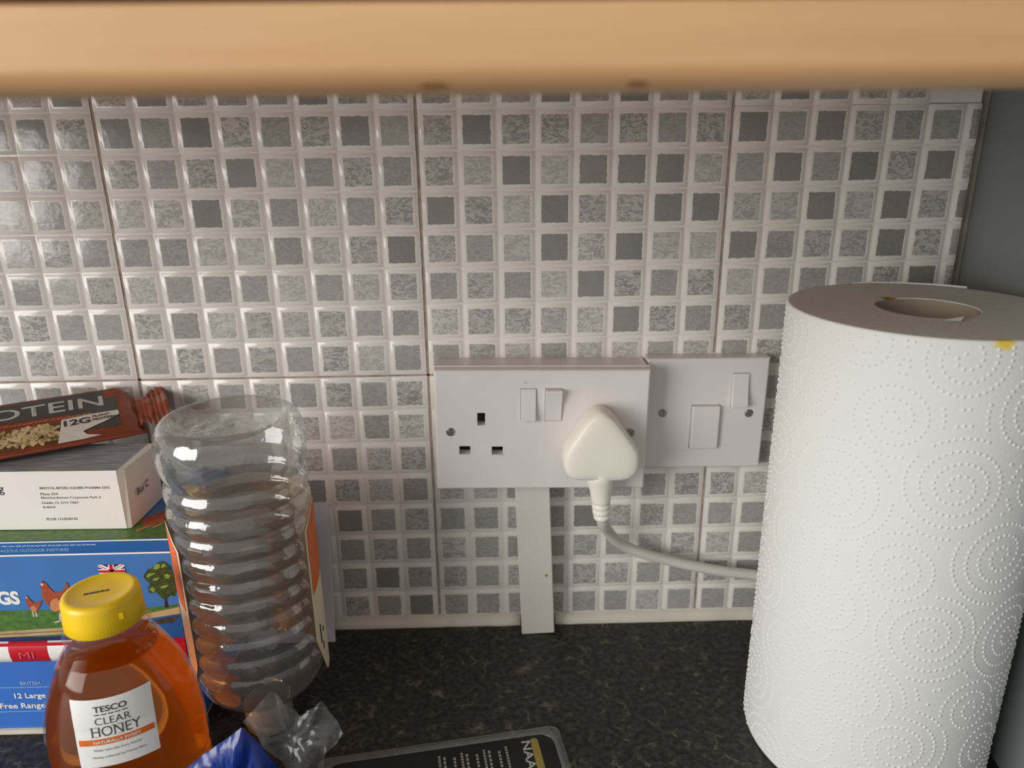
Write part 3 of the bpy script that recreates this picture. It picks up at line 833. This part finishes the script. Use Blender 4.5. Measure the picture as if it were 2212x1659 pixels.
# ---- lower carton
e2 = thing('egg_box', 'blue twelve egg carton with red and white striped edge under the hen carton', 'egg box', P(-91.5, 394, 55), group='egg cartons stacked on the worktop')
og2 = e2.location.copy()
carton(e2, og2, 323.3, 390.6, M['blue3'], 1.0)
def f2(X, Vv): return P(X, Vv, ED1 + 0.15) - og2
def f2b(X, Vv): return P(X, Vv, ED1 + 0.3) - og2
# pulp tray lip showing under the sleeve
V, F = rings_geo([[P(X, vv, d) - og2 for d, vv in ((ED1 - 1, 389.5), (ED1 + 1.4, 390.2), (ED1 + 1.8, 391.6), (ED1 + 0.9, 392.2), (ED1 + 1.6, 393.0), (ED1 + 1.0, 394.0), (ED0, 394.0), (ED0, 389.5))] for X in (EX0 + 1, EX1 - 1)], True, True, True)
mesh('tray', V, F, M['greycard'], e2)
# rolled striped edge along the front
def stripe_col(name, x0, x1, mt):
    pts = [(ED1 - 2.0, 323.3), (ED1 + 0.4, 323.5), (ED1 + 1.6, 325.5), (ED1 + 2.2, 329.0), (ED1 + 2.0, 333.5), (ED1 + 0.9, 337.8), (ED1 + 0.02, 338.1)]
    V, F = rings_geo([[P(X, vv, d) - og2 for d, vv in pts] for X in (x0, x1)], False)
    return mesh(name, V, F, mt, e2, True)
xs = -236.0; kk = 0
pitch_w, pitch_r = 19.5, 24.0
x = -56.0
while x - pitch_w > EX0: x -= (pitch_w + pitch_r)
edges = []
while x < EX1:
    edges.append((x, min(x + pitch_r, EX1), 'red')); x += pitch_r
    if x < EX1: edges.append((x, min(x + pitch_w, EX1), 'white'))
    x += pitch_w
for a, b, c in edges:
    if b - max(a, EX0) > 0.5: stripe_col('edge_stripe', max(a, EX0), b, M[c])
flat('red_band', quad(EX0 + .5, EX1 - .5, 323.4, 325.6), lambda x, v: P(x, v, ED1 + 2.0) - og2, M['red'], e2)
flat('white_line', quad(EX0 + .5, -30, 357.6, 358.1), f2, M['palewhite'], e2)
flat('white_line', quad(EX0 + .5, -30, 376.2, 376.7), f2, M['palewhite'], e2)
text('BRITISH', 12.6, 2.7, lambda u, v: f2b(-55.5 + u, 356.0 - v), M['palewhite'], e2, bold=0.02)
text('12 Large', 19.6, 5.2, lambda u, v: f2b(-61.2 + u, 367.4 - v), M['white'], e2, bold=0.02)
text('Free Range Eggs', 41.5, 5.4, lambda u, v: f2b(-72.0 + u, 375.2 - v), M['white'], e2, bold=0.02)
text('MI', 9.0, 5.0, lambda u, v: P(-50 + u, 334.5 - v, ED1 + 2.45) - og2, mat('red_gloss_print', lin(226, 90, 96), 0.3), e2)

# ------------------------------------------------------------------ medicine box
M['medwhite'] = mat('white_carton', lin(236, 231, 224), 0.6, nscale=20, namount=0.02)
M['medgrey'] = mat('silver_grey_print', lin(128, 132, 140), 0.35, nscale=0)
M['ink'] = mat('grey_ink', lin(110, 108, 108), 0.6)
M['inkdark'] = mat('dark_ink', lin(64, 60, 62), 0.6)
def streak_mat():
    mt, nt, N, L, b = new_mat('silver_brushed_print')
    tc = N.new('ShaderNodeTexCoord'); mp = N.new('ShaderNodeMapping'); mp.inputs['Scale'].default_value = (60, 700, 100)
    n = N.new('ShaderNodeTexNoise'); n.inputs['Scale'].default_value = 1.0; n.inputs['Detail'].default_value = 4
    cr = N.new('ShaderNodeValToRGB')
    cr.color_ramp.elements[0].position = 0.35; cr.color_ramp.elements[0].color = lin(112, 115, 122)
    cr.color_ramp.elements[1].position = 0.7; cr.color_ramp.elements[1].color = lin(168, 172, 180)
    L.new(tc.outputs['Object'], mp.inputs[0]); L.new(mp.outputs[0], n.inputs['Vector']); L.new(n.outputs['Fac'], cr.inputs[0])
    L.new(cr.outputs[0], b.inputs['Base Color']); b.inputs['Roughness'].default_value = 0.4
    return mt
M['medtop'] = streak_mat()
mb = thing('medicine_box', 'white cardboard medicine carton with grey printed address lying on the egg cartons', 'medicine box', P(25.0, 253.4, 92.5), (0, 0, R(-1.2)))
# local: x left is negative, y into the wall positive, z up ; box 140 x 42 x 39
L0, DD, HH = -0.140, 0.0415, 0.0386
V, F = box_geo(L0, -0.0021, 0, DD, 0.0, HH)
mesh('carton', V, F, [M['medwhite'], M['medtop']], mb, mi=[0, 0, 0, 0, 0, 1])
# tucked end flap standing slightly proud of the carton end
V = [(-0.0016, 0.0, 0.0), (0.0006, 0.0012, 0.0), (0.0012, DD, 0.0), (-0.0016, DD, 0.0), (-0.0016, 0.0, HH), (0.0014, 0.0030, HH - 0.0004), (0.0030, DD, HH - 0.0006), (-0.0016, DD, HH)]
F = [(0, 1, 5, 4), (1, 2, 6, 5), (2, 3, 7, 6), (0, 3, 2, 1), (4, 5, 6, 7), (0, 4, 7, 3)]
mesh('end_flap', V, F, M['medwhite'], mb)

def fm(x, z): return Vector((x / 1000, -0.00012, z / 1000))
for s_, w, x, z, h in (('BRISTOL-MYERS SQUIBB PHARMA EEIG', 42.0, -49.5, 26.6, 1.9), ('Plaza 254', 10.4, -49.7, 23.0, 1.7), ('Blanchardstown Corporate Park 2', 35.8, -49.9, 20.2, 1.9), ('Dublin 15, D15 T867', 22.0, -50.0, 17.0, 1.7), ('Ireland', 7.2, -50.0, 14.4, 1.6), ('PLGB 15105/0142', 19.0, -49.6, 6.2, 1.7)):
    text(s_, w, h, lambda u, v, x=x, z=z: fm(x + u, z + v), M['ink'], mb, bold=0.012)
text('mg', 8.4, 5.2, lambda u, v: fm(-79.4 + u, 23.4 + v), M['inkdark'], mb, bold=0.01)
text('Bui C', 14.0, 4.6, lambda u, v: Vector((0.00185 + 0.0009 * (12 + u) / 41 + 0.0009 * (18 + v) / 39, (10.5 + u) / 1000, (17.0 + v) / 1000)), M['inkdark'], mb, bold=0.01)

# ------------------------------------------------------------------ protein bar
M['barcopper'] = mat('copper_foil', lin(150, 78, 56), 0.3, metal=0.35, nscale=60, namount=0.15, bump=0.25, bscale=130)
M['bardark'] = mat('charcoal_foil', lin(84, 82, 80), 0.3, metal=0.2, nscale=50, namount=0.12)
M['barlabel'] = mat('bar_label', lin(222, 216, 208), 0.5)
M['nut'] = mat('printed_nuts', lin(172, 142, 96), 0.5, nscale=420, namount=0.35)
M['nut2'] = mat('printed_pale_nuts', lin(206, 184, 140), 0.5, nscale=420, namount=0.25)
M['nutshade'] = mat('printed_nut_ground', lin(98, 72, 44), 0.5, nscale=420, namount=0.3)
bar = thing('protein_bar', 'foil wrapped protein bar in charcoal and copper lying across the medicine carton', 'snack bar', P(20.0, 213.9, 41.5), (0, 0, R(29)))
# local: x along the bar (negative to the left), y towards the wall, z up; right end at x = 0; front edge y = 0
BW = 42.0
def bar_top(y):   # mm, top surface height at depth y
    q = min(max(y / BW, 0), 1)
    return 4.0 + 20.0 * q ** 0.92
nL, nW = 40, 14
rg = []
for i in range(nL + 1):
    x = -138.0 + 138.0 * i / nL
    e = min(1.0, (138 + x) / 14 + 0.05, (-x) / 12 + 0.04)
    e = math.sqrt(max(e, 0.0))
    ring = []
    for j in range(nW + 1):
        y = BW * j / nW
        wob = 0.5 * noise.noise(Vector((x * .07, y * .1, 1.7))) * (1 if 0 < j < nW else 0)
        ring.append((x / 1000, y / 1000, ((bar_top(y) - 3) * e + 3.2 + wob * e - 0.0) / 1000))
    for j in range(nW, -1, -1):
        y = BW * j / nW
        ring.append((x / 1000, y / 1000, (3.0 - 2.9 * e * math.sin(math.pi * (0.08 + 0.84 * j / nW))) / 1000))
    rg.append(ring)
V, F = rings_geo(rg, True, True, True)
mesh('wrapper', V, F, M['barcopper'], bar, True)
def fb(x, y, lay=1.0):
    e = math.sqrt(max(min(1.0, (138 + x) / 14 + 0.05, (-x) / 12 + 0.04), 0))
    wob = 0.5 * noise.noise(Vector((x * .07, y * .1, 1.7)))
    return Vector((x / 1000, y / 1000, ((bar_top(y) - 3) * e + 3.2 + wob * e + 0.35 * lay) / 1000))
def strip(name, x0, x1, y0, y1, mt, lay, n=24, mw=5, skew=0.0):
    rg = [[fb(x0 + (x1 - x0) * i / n + skew * (y0 + (y1 - y0) * j / mw), y0 + (y1 - y0) * j / mw, lay) for j in range(mw + 1)] for i in range(n + 1)]
    V, F = rings_geo(rg, False); F = [tuple(reversed(f)) for f in F]
    return mesh(name, V, F, mt, bar, True)
strip('charcoal_band', -136, -21, 24.5, 40.5, M['bardark'], 0.5)
strip('charcoal_end_panel', -42, -14, 8.0, 34.0, M['bardark'], 0.35, 10)
strip('nut_picture', -136, -47.0, 3.0, 18.5, M['nutshade'], 0.5)
rq = random.Random(3)
NV = []; NF = []; NM = []
for i in range(150):
    x = rq.uniform(-100, -49); y = rq.uniform(4.0, 17.6)
    pts = blob(x, y, rq.uniform(1.2, 2.8), rq.uniform(0.9, 1.8), 9, 0.3, i, rq.uniform(0, 3))
    NF.append(tuple(range(len(NV), len(NV) + 9))); NV += [fb(px, py, 0.75 + 0.004 * i) for px, py in pts]; NM.append(1 if rq.random() < .6 else 0)
o = mesh('printed_nuts', NV, NF, [M['nut'], M['nut2']], bar, mi=NM); o['kind'] = 'stuff'
lb = [(-50.5, 1.6), (-49.5, 6.0), (-48.5, 11.0), (-47.0, 20.0), (-30, 20.6), (-14.5, 20.6), (-14.0, 16.8), (-22, 13.0), (-31, 9.4), (-36, 7.6), (-34.0, 4.6), (-26, 2.4), (-36, 1.7)]
mesh('white_flash', [fb(x, y, 1.7) for x, y in lb], [tuple(range(len(lb)))], M['barlabel'], bar)
text('PROTEIN', 88, 9.4, lambda u, v: fb(-110 + u, 27.0 + v, 1.0), mat('bar_lettering', lin(198, 196, 192), 0.4), bar, bold=0.01)
text('12G', 15.0, 4.8, lambda u, v: fb(-46.0 + u, 13.6 + v, 2.2), M['inkdark'], bar, bold=0.03)
text('PLANT', 10.0, 1.8, lambda u, v: fb(-29.6 + u, 17.2 + v, 2.2), M['inkdark'], bar, bold=0.02)
text('PROTEIN', 13.0, 2.0, lambda u, v: fb(-29.8 + u, 14.4 + v, 2.2), M['inkdark'], bar, bold=0.03)
marks(lambda u, v: fb(-100 + u, 21.0 + v, 0.9), 70, 1.3, 24, mat('bar_small_print', lin(186, 112, 84), 0.5), bar)
# crimped fin at the end of the wrapper
rg = []
for i in range(13):
    xx = -3.0 + 19.0 * i / 12
    rg.append([(xx / 1000, (y + (1.2 * math.sin(i * 1.1) if i > 3 else 0)) / 1000, (5.0 + 0.5 * ((i % 2) * 2 - 1) + 0.03 * i * i + 0.30 * y + 1.5 * math.sin(y * 0.25 + i * .2)) / 1000) for y in [20.5 + (q - 20.5) * (1 - 0.28 * math.exp(-((i - 2) / 2.5) ** 2) + 0.010 * i) for q in (0.5, 7, 14, 21, 28, 35, 41)]])
V, F = rings_geo(rg, False)
o = mesh('crimped_end', V, F, M['barcopper'], bar)
md = o.modifiers.new('film', 'SOLIDIFY'); md.thickness = 0.0004

# ------------------------------------------------------------------ envelope behind the bottle
M['envelope'] = mat('envelope_paper', lin(216, 216, 230), 0.7, nscale=30, namount=0.02)
ev = thing('envelope', 'plain white envelope standing on edge against the tiles behind the clear bottle', 'envelope', P(122.5, 394, 19.5), (R(-9.6), 0, R(0)))
V, F = box_geo(-0.066, 0.0, -0.0005, 0.0013, 0.0, 0.110)
add_bevel(mesh('sheet', V, F, M['envelope'], ev), 0.0005)
mesh('flap', [(-0.0655, -0.0012, 0.0005), (-0.0005, -0.0012, 0.0005), (-0.0006, -0.0008, 0.004), (-0.018, -0.0007, 0.034), (-0.033, -0.0006, 0.040), (-0.050, -0.0007, 0.034)], [(0, 1, 2, 3, 4, 5)], M['envelope'], ev)

# ------------------------------------------------------------------ clear plastic bottle standing on its cap
M['pet'] = clear_mat('clear_bottle_plastic', (0.90, 0.905, 0.90, 1), 0.07, 0.10, bump=0.35, bscale=110, haze=0.07, edge=0.7, power=2.2)
bt = thing('plastic_bottle', 'empty clear ribbed plastic bottle standing upside down beside the honey', 'bottle', P(96, 394, 99))
ht = 216.0
prof = [(0.5, ht - 8.0), (3.0, ht - 7.2), (4.5, ht - 5.2), (6.5, ht - 6.4), (14, ht - 8.4), (23, ht - 8.0), (28.5, ht - 4.6), (31.5, ht - 1.2), (33.8, ht - 0.1), (36.4, ht - 0.9), (39.0, ht - 3.6), (40.8, ht - 8.0), (41.6, ht - 14), (41.6, ht - 22), (41.0, ht - 27), (39.4, ht - 31), (38.8, ht - 33)]
z = ht - 35
while z > 52:
    for k in range(8):
        zz = z - 13.0 * k / 8
        prof.append((38.6 + 2.1 * math.sin(math.pi * k / 8) ** 0.8 - (0.5 if k == 0 else 0), zz))
    z -= 13.0
zs = z
for k in range(1, 11):
    a = k / 10
    prof.append((39.0 - (39.0 - 14.2) * (a ** 1.7), zs - (zs - 22) * (a ** 0.8)))
prof += [(13.2, 20.5), (13.2, 18)]
o = lathe('body', [(r / 1000, z / 1000) for r, z in prof], M['pet'], bt, 72)
# slight squeeze so the walls are not perfectly round
for v in o.data.vertices:
    k = 1 + 0.012 * noise.noise(Vector((v.co.x * 30, v.co.y * 30, v.co.z * 26)))
    v.co.x *= k; v.co.y *= k
cap = [(0.3, 0.0), (14.4, 0.0), (15.0, 0.6), (15.0, 17.4), (14.2, 18.4), (0.3, 18.4)]
lathe('cap', [(r / 1000, z / 1000) for r, z in cap], mat('bottle_cap', lin(128, 122, 114), 0.4), bt, 40)
# wrap label round the back
M['lab_orange'] = mat('label_orange', lin(232, 112, 48), 0.45, nscale=120, namount=0.06)
M['lab_cream'] = mat('label_cream', lin(236, 222, 192), 0.5, nscale=60, namount=0.04)
M['lab_back'] = mat('label_back', lin(170, 142, 108), 0.6, nscale=40, namount=0.25)
def arc_sheet(name, r, a0, a1, zf0, zf1, mt, n=44, mrow=6):
    rg = []
    for i in range(n + 1):
        a = a0 + (a1 - a0) * i / n; q = i / n
        z0, z1 = zf0(q), zf1(q)
        rg.append([(r * math.cos(a) / 1000, r * math.sin(a) / 1000, (z0 + (z1 - z0) * j / mrow) / 1000) for j in range(mrow + 1)])
    V, F = rings_geo(rg, False)
    return mesh(name, V, F, mt, bt, True)
A0, A1 = R(-17), R(231)
def edge_up(q): return 160 - 14 * max(0, 1 - 14 * min(q, 1 - q))
def edge_lo(q): return 40 + 30 * max(0, 1 - 16 * min(q, 1 - q))
lab = arc_sheet('label', 41.3, A0, A1, edge_lo, edge_up, M['lab_cream'])
arc_sheet('label_back', 41.0, A0, A1, edge_lo, edge_up, M['lab_back'])
def band(name, qa, qb, lo, hi, mt):
    f = lambda q: qa + (qb - qa) * q
    return arc_sheet(name, 41.5, A0 + (A1 - A0) * qa, A0 + (A1 - A0) * qb, lambda q: lo(f(q)), lambda q: hi(f(q)), mt, 30)
band('label_orange_band', 0.012, 0.988, lambda q: 100 + 12 * math.sin(q * 9), lambda q: edge_up(q) - 3, M['lab_orange'])
for (q, z0, z1) in ((0.035, 64, 78), (0.05, 58, 64), (0.06, 70, 74)):
    band('label_scribble', q - 0.004, q + 0.004, lambda s, a=z0: a, lambda s, b=z1: b, M['inkdark'])

# ------------------------------------------------------------------ honey
def honey_mat():
    mt, nt, N, L, b = new_mat('clear_honey')
    b.inputs['Base Color'].default_value = (1.0, 0.80, 0.45, 1)
    b.inputs['Roughness'].default_value = 0.04
    b.inputs['Transmission Weight'].default_value = 1.0
    b.inputs['IOR'].default_value = 1.42
    va = N.new('ShaderNodeVolumeAbsorption'); va.inputs['Color'].default_value = (1.0, 0.65, 0.04, 1); va.inputs['Density'].default_value = 26
    tl = N.new('ShaderNodeBsdfTranslucent'); tl.inputs['Color'].default_value = lin(255, 172, 20)
    mx = N.new('ShaderNodeMixShader'); mx.inputs[0].default_value = 0.3
    out = N['Material Output']
    L.new(b.outputs[0], mx.inputs[1]); L.new(tl.outputs[0], mx.inputs[2])
    L.new(mx.outputs[0], out.inputs['Surface']); L.new(va.outputs[0], out.inputs['Volume'])
    return mt
M['honey'] = honey_mat()
M['honeyshell'] = clear_mat('honey_bottle_plastic', (0.97, 0.965, 0.95, 1), 0.04, 0.0)
M['yellow'] = mat('yellow_cap', lin(255, 212, 36), 0.3, nscale=40, namount=0.03, sub=0.15)
hy = thing('honey_bottle', 'squeezy honey bottle with yellow cap and white label in front of the egg cartons', 'honey bottle', P(40.5, 394, 160), (0, 0, R(20)))
hp = [(30, 0.4), (36.0, 1.2), (38.6, 4.5), (39.6, 12), (40.2, 26), (40.4, 42), (40.3, 52), (39.6, 62), (38.0, 74), (35.6, 84), (32.4, 93), (28.6, 101), (24.8, 107.5), (22.0, 111.5), (20.6, 114.0)]
HB = 0.83
def hw(z):
    for (r0, z0), (r1, z1) in zip(hp, hp[1:]):
        if z0 <= z <= z1: return r0 + (r1 - r0) * (z - z0) / (z1 - z0)
    return hp[-1][0]
def oval(z):    # depth ratio goes round at the neck
    return HB + (1 - HB) * max(0, (z - 80) / 34) if z < 114 else 1.0
def honey_rings(inset, prof, seg=64):
    return [[((r - inset) * math.cos(2 * math.pi * j / seg) / 1000, (r - inset) * oval(z) * math.sin(2 * math.pi * j / seg) / 1000, z / 1000) for j in range(seg)] for r, z in prof]
shell = hp + [(20.0, 116.5), (20.2, 119.0), (21.2, 120.0), (21.2, 121.0), (19.4, 122.0), (17.6, 123.2), (17.4, 130)]
V, F = rings_geo(honey_rings(0, shell), True, True, False); mesh('bottle_shell', V, F, M['honeyshell'], hy, True)
hin = [(r, max(z, 1.6)) for r, z in hp[:-2]]
hin[0] = (30, 1.7); hin[1] = (36.0, 2.3)
V, F = rings_geo(honey_rings(1.1, hin + [(23.6, 109.0)]), True, True, True); mesh('honey', V, F, M['honey'], hy, True)
# cap with fine ribs on the lower skirt
seg = 144; rg = []
for r, z, rib in ((18.7, 124.4, .0), (19.2, 124.9, .22), (19.1, 131.0, .22), (18.95, 132.6, 0), (18.8, 139.0, 0), (18.3, 140.8, 0), (17.2, 141.9, 0), (15.5, 142.2, 0), (14.6, 141.7, 0), (8.0, 141.4, 0), (0.2, 141.4, 0)):
    rg.append([((r + rib * (1 if j % 2 else -1)) * math.cos(2 * math.pi * j / seg) / 1000, (r + rib * (1 if j % 2 else -1)) * math.sin(2 * math.pi * j / seg) / 1000, z / 1000) for j in range(seg)])
V, F = rings_geo(rg, True, True, True); mesh('cap', V, F, M['yellow'], hy, True)
marks(lambda u, v: Vector(((-7.5 + u) / 1000, (-1.5 + v) / 1000, 0.14155)), 12.0, 1.8, 7, M['inkdark'], hy, 'date_stamp')
box('cap_tab', -0.0022 + 0.011, 0.0008 + 0.011, -0.0166, -0.0150, 0.1318, 0.1358, M['yellow'], hy, bev=0.0006)
# label on the front
def fh(x, z, lay=1):
    a = hw(z); b = a * oval(z)
    return Vector((x / 1000, -(b * math.sqrt(max(1 - (x / a) ** 2, 0)) + 0.12 + 0.16 * lay) / 1000, z / 1000))
rg = [[fh(-18.6 + 37.2 * i / 24, 58.8 + 37.6 * j / 12, 1) for j in range(13)] for i in range(25)]
V, F = rings_geo(rg, False); F = [tuple(reversed(f)) for f in F]
mesh('label', V, F, M['white'], hy, True)
rg = [[fh(-17.4 + 35.0 * i / 24, 71.6 + 3.3 * j / 2, 2) for j in range(3)] for i in range(25)]
V, F = rings_geo(rg, False); F = [tuple(reversed(f)) for f in F]
mesh('orange_band', V, F, mat('label_orange_band', lin(226, 110, 40), 0.5), hy, True)
text('TESCO', 15.4, 3.3, lambda u, v: fh(-8.2 + u, 89.6 + v, 2), M['inkdark'], hy, bold=0.02)
for k in range(5):
    x0 = -8.2 + k * 3.2
    mesh('logo_dash', [fh(x0, 88.0, 2), fh(x0 + 2.4, 88.0, 2), fh(x0 + 2.7, 88.6, 2), fh(x0 + 0.3, 88.6, 2)], [(0, 1, 2, 3)], M['inkdark'], hy)
text('CLEAR', 16.6, 4.0, lambda u, v: fh(-8.4 + u, 82.6 + v, 2), M['inkdark'], hy, bold=-0.006)
text('HONEY', 22.8, 5.4, lambda u, v: fh(-10.8 + u, 76.0 + v, 2), M['inkdark'], hy, bold=-0.004)
for x0 in (-10.8, -9.0, -0.8, 1.9, 2.9):      # serifs of the display lettering
    for z0 in (76.0, 81.15):
        mesh('lettering_serif', [fh(x0 - 0.5, z0, 2), fh(x0 + 1.0, z0, 2), fh(x0 + 1.0, z0 + 0.25, 2), fh(x0 - 0.5, z0 + 0.25, 2)], [(0, 1, 2, 3)], M['inkdark'], hy)
text('NATURALLY SWEET', 22.0, 1.6, lambda u, v: fh(-10.6 + u, 72.4 + v, 3), M['white'], hy, bold=0.02)
text('Made naturally from Nectar', 22.5, 1.7, lambda u, v: fh(-11.0 + u, 67.6 + v, 2), M['ink'], hy)
text('Honey collected by Honey Bees', 25.0, 1.7, lambda u, v: fh(-12.2 + u, 63.6 + v, 2), M['ink'], hy)

# ------------------------------------------------------------------ naan pack lying on the worktop
nn = thing('naan_pack', 'flat clear plastic naan tray with black printed film lying on the worktop', 'food tray', P(284.5, 394, 114.5), (0, 0, R(8.8)))
# local: x negative to the left, y negative towards the camera
M['tray'] = clear_mat('clear_tray_plastic', (0.86, 0.86, 0.86, 1), 0.25, 0.03, haze=0.12, edge=0.3)
M['film'] = mat('black_print_film', lin(30, 30, 30), 0.3, spec=0.3)
def rrect(x0, x1, y0, y1, r, z, n=6):
    pts = []
    for cx, cy, a0 in ((x1 - r, y1 - r, 0), (x0 + r, y1 - r, 90), (x0 + r, y0 + r, 180), (x1 - r, y0 + r, 270)):
        for i in range(n + 1):
            a = R(a0 + 90 * i / n); pts.append(((cx + r * math.cos(a)) / 1000, (cy + r * math.sin(a)) / 1000, z / 1000))
    return pts
rg = [rrect(-150 + 7, -7, -125, -7, 9, 0.2), rrect(-150 + 5, -5, -125, -5, 9, 3.6), rrect(-150 + 4.4, -4.4, -126, -4.6, 9, 4.6), rrect(-150, 0, -130, 0, 6, 4.4), rrect(-150, 0, -130, 0, 6, 4.0)]
V, F = rings_geo(rg, True, True, False)
mesh('tray', V, F, M['tray'], nn, True)
V, F = rings_geo([rrect(-150 + 5.6, -5.6, -124.6, -5.4, 9, 1.0), rrect(-150 + 5.6, -5.6, -124.6, -5.4, 9, 3.8)], True, True, True)
mesh('film', V, F, M['film'], nn)
def fn_(u, v, x0, y0): return Vector(((x0 + v) / 1000, (y0 - u) / 1000, 0.00392))    # lettering runs towards the camera
text('NAAN', 30.0, 5.6, lambda u, v: fn_(u, v, -25.5, -9.0), mat('tray_lettering', lin(176, 174, 170), 0.5), nn, bold=0.02)
M['gold'] = mat('gold_print', lin(150, 132, 62), 0.45)
mesh('gold_bar', [Vector(((-17.4 + px) / 1000, (-28 + py) / 1000, 0.00395)) for px, py in [(2.4 * math.cos(R(a)), 18 + 2.4 * math.sin(R(a))) for a in range(0, 181, 20)] + [(2.4 * math.cos(R(a)), -18 + 2.4 * math.sin(R(a))) for a in range(180, 361, 20)]], [tuple(range(20))], M['gold'], nn)
for k in range(10):
    x0 = -36.5 - 4.6 * k - (1.5 if k % 3 == 2 else 0)
    ln = 26 + 6 * ((k * 7) % 3)
    y0 = -11.0 - 1.4 * ((k * 5) % 3)
    # rows of print too small to read
    n = 12; V = []; F = []
    for i in range(n):
        ya = y0 - ln * i / n; yb = y0 - ln * (i + 0.72) / n; b0 = len(V)
        V += [(x0 / 1000, ya / 1000, 0.00392), ((x0 + 1.5) / 1000, ya / 1000, 0.00392), ((x0 + 1.5) / 1000, yb / 1000, 0.00392), (x0 / 1000, yb / 1000, 0.00392)]
        F.append((b0, b0 + 3, b0 + 2, b0 + 1))
    mesh('small_print', V, F, mat('small_print_ink', lin(150, 148, 138), 0.5) if k == 0 else bpy.data.materials['small_print_ink'], nn)

# ------------------------------------------------------------------ blue packet with a clear film end
pk = thing('film_packet', 'crumpled shiny blue film packet with a clear wrapper end standing beside the bottle', 'packet', P(110, 388.6, 186))
ogp = pk.location.copy()
M['bluefilm'] = mat('blue_film', lin(12, 44, 124), 0.2, spec=0.5, nscale=40, namount=0.12, bump=0.5, bscale=80)
M['clearfilm'] = clear_mat('clear_wrapper_film', (0.93, 0.93, 0.93, 1), 0.10, 0.03, bump=0.4, bscale=60, haze=0.035, edge=0.4, power=3.0)
def pillow(name, pts, c, th, dd, mt, crump, seed, rad=9, per=10, tilt=0.0):
    b = []
    for i in range(len(pts)):
        a, q = pts[i], pts[(i + 1) % len(pts)]
        for k in range(per): b.append((a[0] + (q[0] - a[0]) * k / per, a[1] + (q[1] - a[1]) * k / per))
    n = len(b); V = []; F = []
    for side in (1, -1):
        base = len(V)
        for t_ in range(rad + 1):
            s_ = t_ / rad
            for (x, v) in b:
                X = c[0] + (x - c[0]) * s_; Y = c[1] + (v - c[1]) * s_
                off = th * math.sqrt(max(0, 1 - s_ ** 3)) * side
                fold = crump * (abs(noise.noise(Vector((X * .06, Y * .06, seed)))) * 2 + 0.7 * abs(noise.noise(Vector((X * .15, Y * .15, seed + 5)))) - 0.5)
                V.append(P(X, Y, dd + off + fold * (0.35 + 0.65 * (1 - s_ ** 4)) + tilt * (Y - c[1])) - ogp)
        for t_ in range(rad):
            for j in range(n):
                q = [base + t_ * n + j, base + t_ * n + (j + 1) % n, base + (t_ + 1) * n + (j + 1) % n, base + (t_ + 1) * n + j]
                F.append(tuple(q if side > 0 else reversed(q)))
    return mesh(name, V, F, mt, pk, True)
pillow('blue_wrapper', [(114.0, 319.5), (107, 325), (92, 336.5), (78, 347), (73, 366), (72, 388.4), (104, 388.4), (140, 388.4), (137, 366), (130, 346), (122, 331)], (107, 360), 7.0, 186, M['bluefilm'], 5.0, 2.0)
pillow('clear_end', [(130.5, 298.5), (121, 310.5), (113.5, 319.0), (122, 332), (131, 347), (137, 366), (141, 388.0), (150, 388.0), (152, 364), (154, 342), (166, 327.5), (161, 317), (155.5, 306.5), (149, 312), (143.5, 316.5), (137, 306.5)], (139, 334), 3.5, 183, M['clearfilm'], 7.0, 7.0, per=7)

# ------------------------------------------------------------------ sub-parts: fittings and print belong to the part that carries them
def kids(root, base): return [o for o in root.children if o.name.split('.')[0] in base]
def under(root, part, base):
    p = kids(root, (part,))[0]
    for o in kids(root, base):
        if o is not p: o.parent = p
for r_ in (ds, fs):
    under(r_, 'face_plate', ('rocker_switch', 'screw', 'pin_shutter', 'pin_surround', 'scuff', 'fuse_carrier'))
under(tk, 'lid', ('stain',))
under(kr, 'paper', ('embossed_dots', 'loose_sheet', 'paper_shred'))
under(e1, 'sleeve', tuple({o.name.split('.')[0] for o in e1.children} - {'sleeve'}))
under(e2, 'sleeve', tuple({o.name.split('.')[0] for o in e2.children} - {'sleeve', 'tray'}))
under(mb, 'carton', ('lettering',))
under(bar, 'wrapper', tuple({o.name.split('.')[0] for o in bar.children} - {'wrapper', 'crimped_end'}))
under(bt, 'label', ('label_orange_band', 'label_scribble', 'label_back'))
under(hy, 'cap', ('cap_tab', 'date_stamp'))
under(hy, 'label', ('orange_band', 'lettering', 'lettering_serif', 'logo_dash'))
under(nn, 'film', ('lettering', 'gold_bar', 'small_print'))
under(ev, 'sheet', ('flap',))
kids(hy, ('cap',))[0]['label'] = 'bright yellow ribbed screw cap'
kids(hy, ('label',))[0]['label'] = 'square white paper label with black and orange print'
kids(bt, ('label',))[0]['label'] = 'orange and cream wrap label round the back'
kids(pk, ('clear_end',))[0]['label'] = 'crinkled clear film end'
kids(pk, ('blue_wrapper',))[0]['label'] = 'shiny blue film'
kids(kr, ('core',))[0]['label'] = 'brown cardboard core tube'
kids(pg, ('cable',))[0]['label'] = 'pale grey round flex'
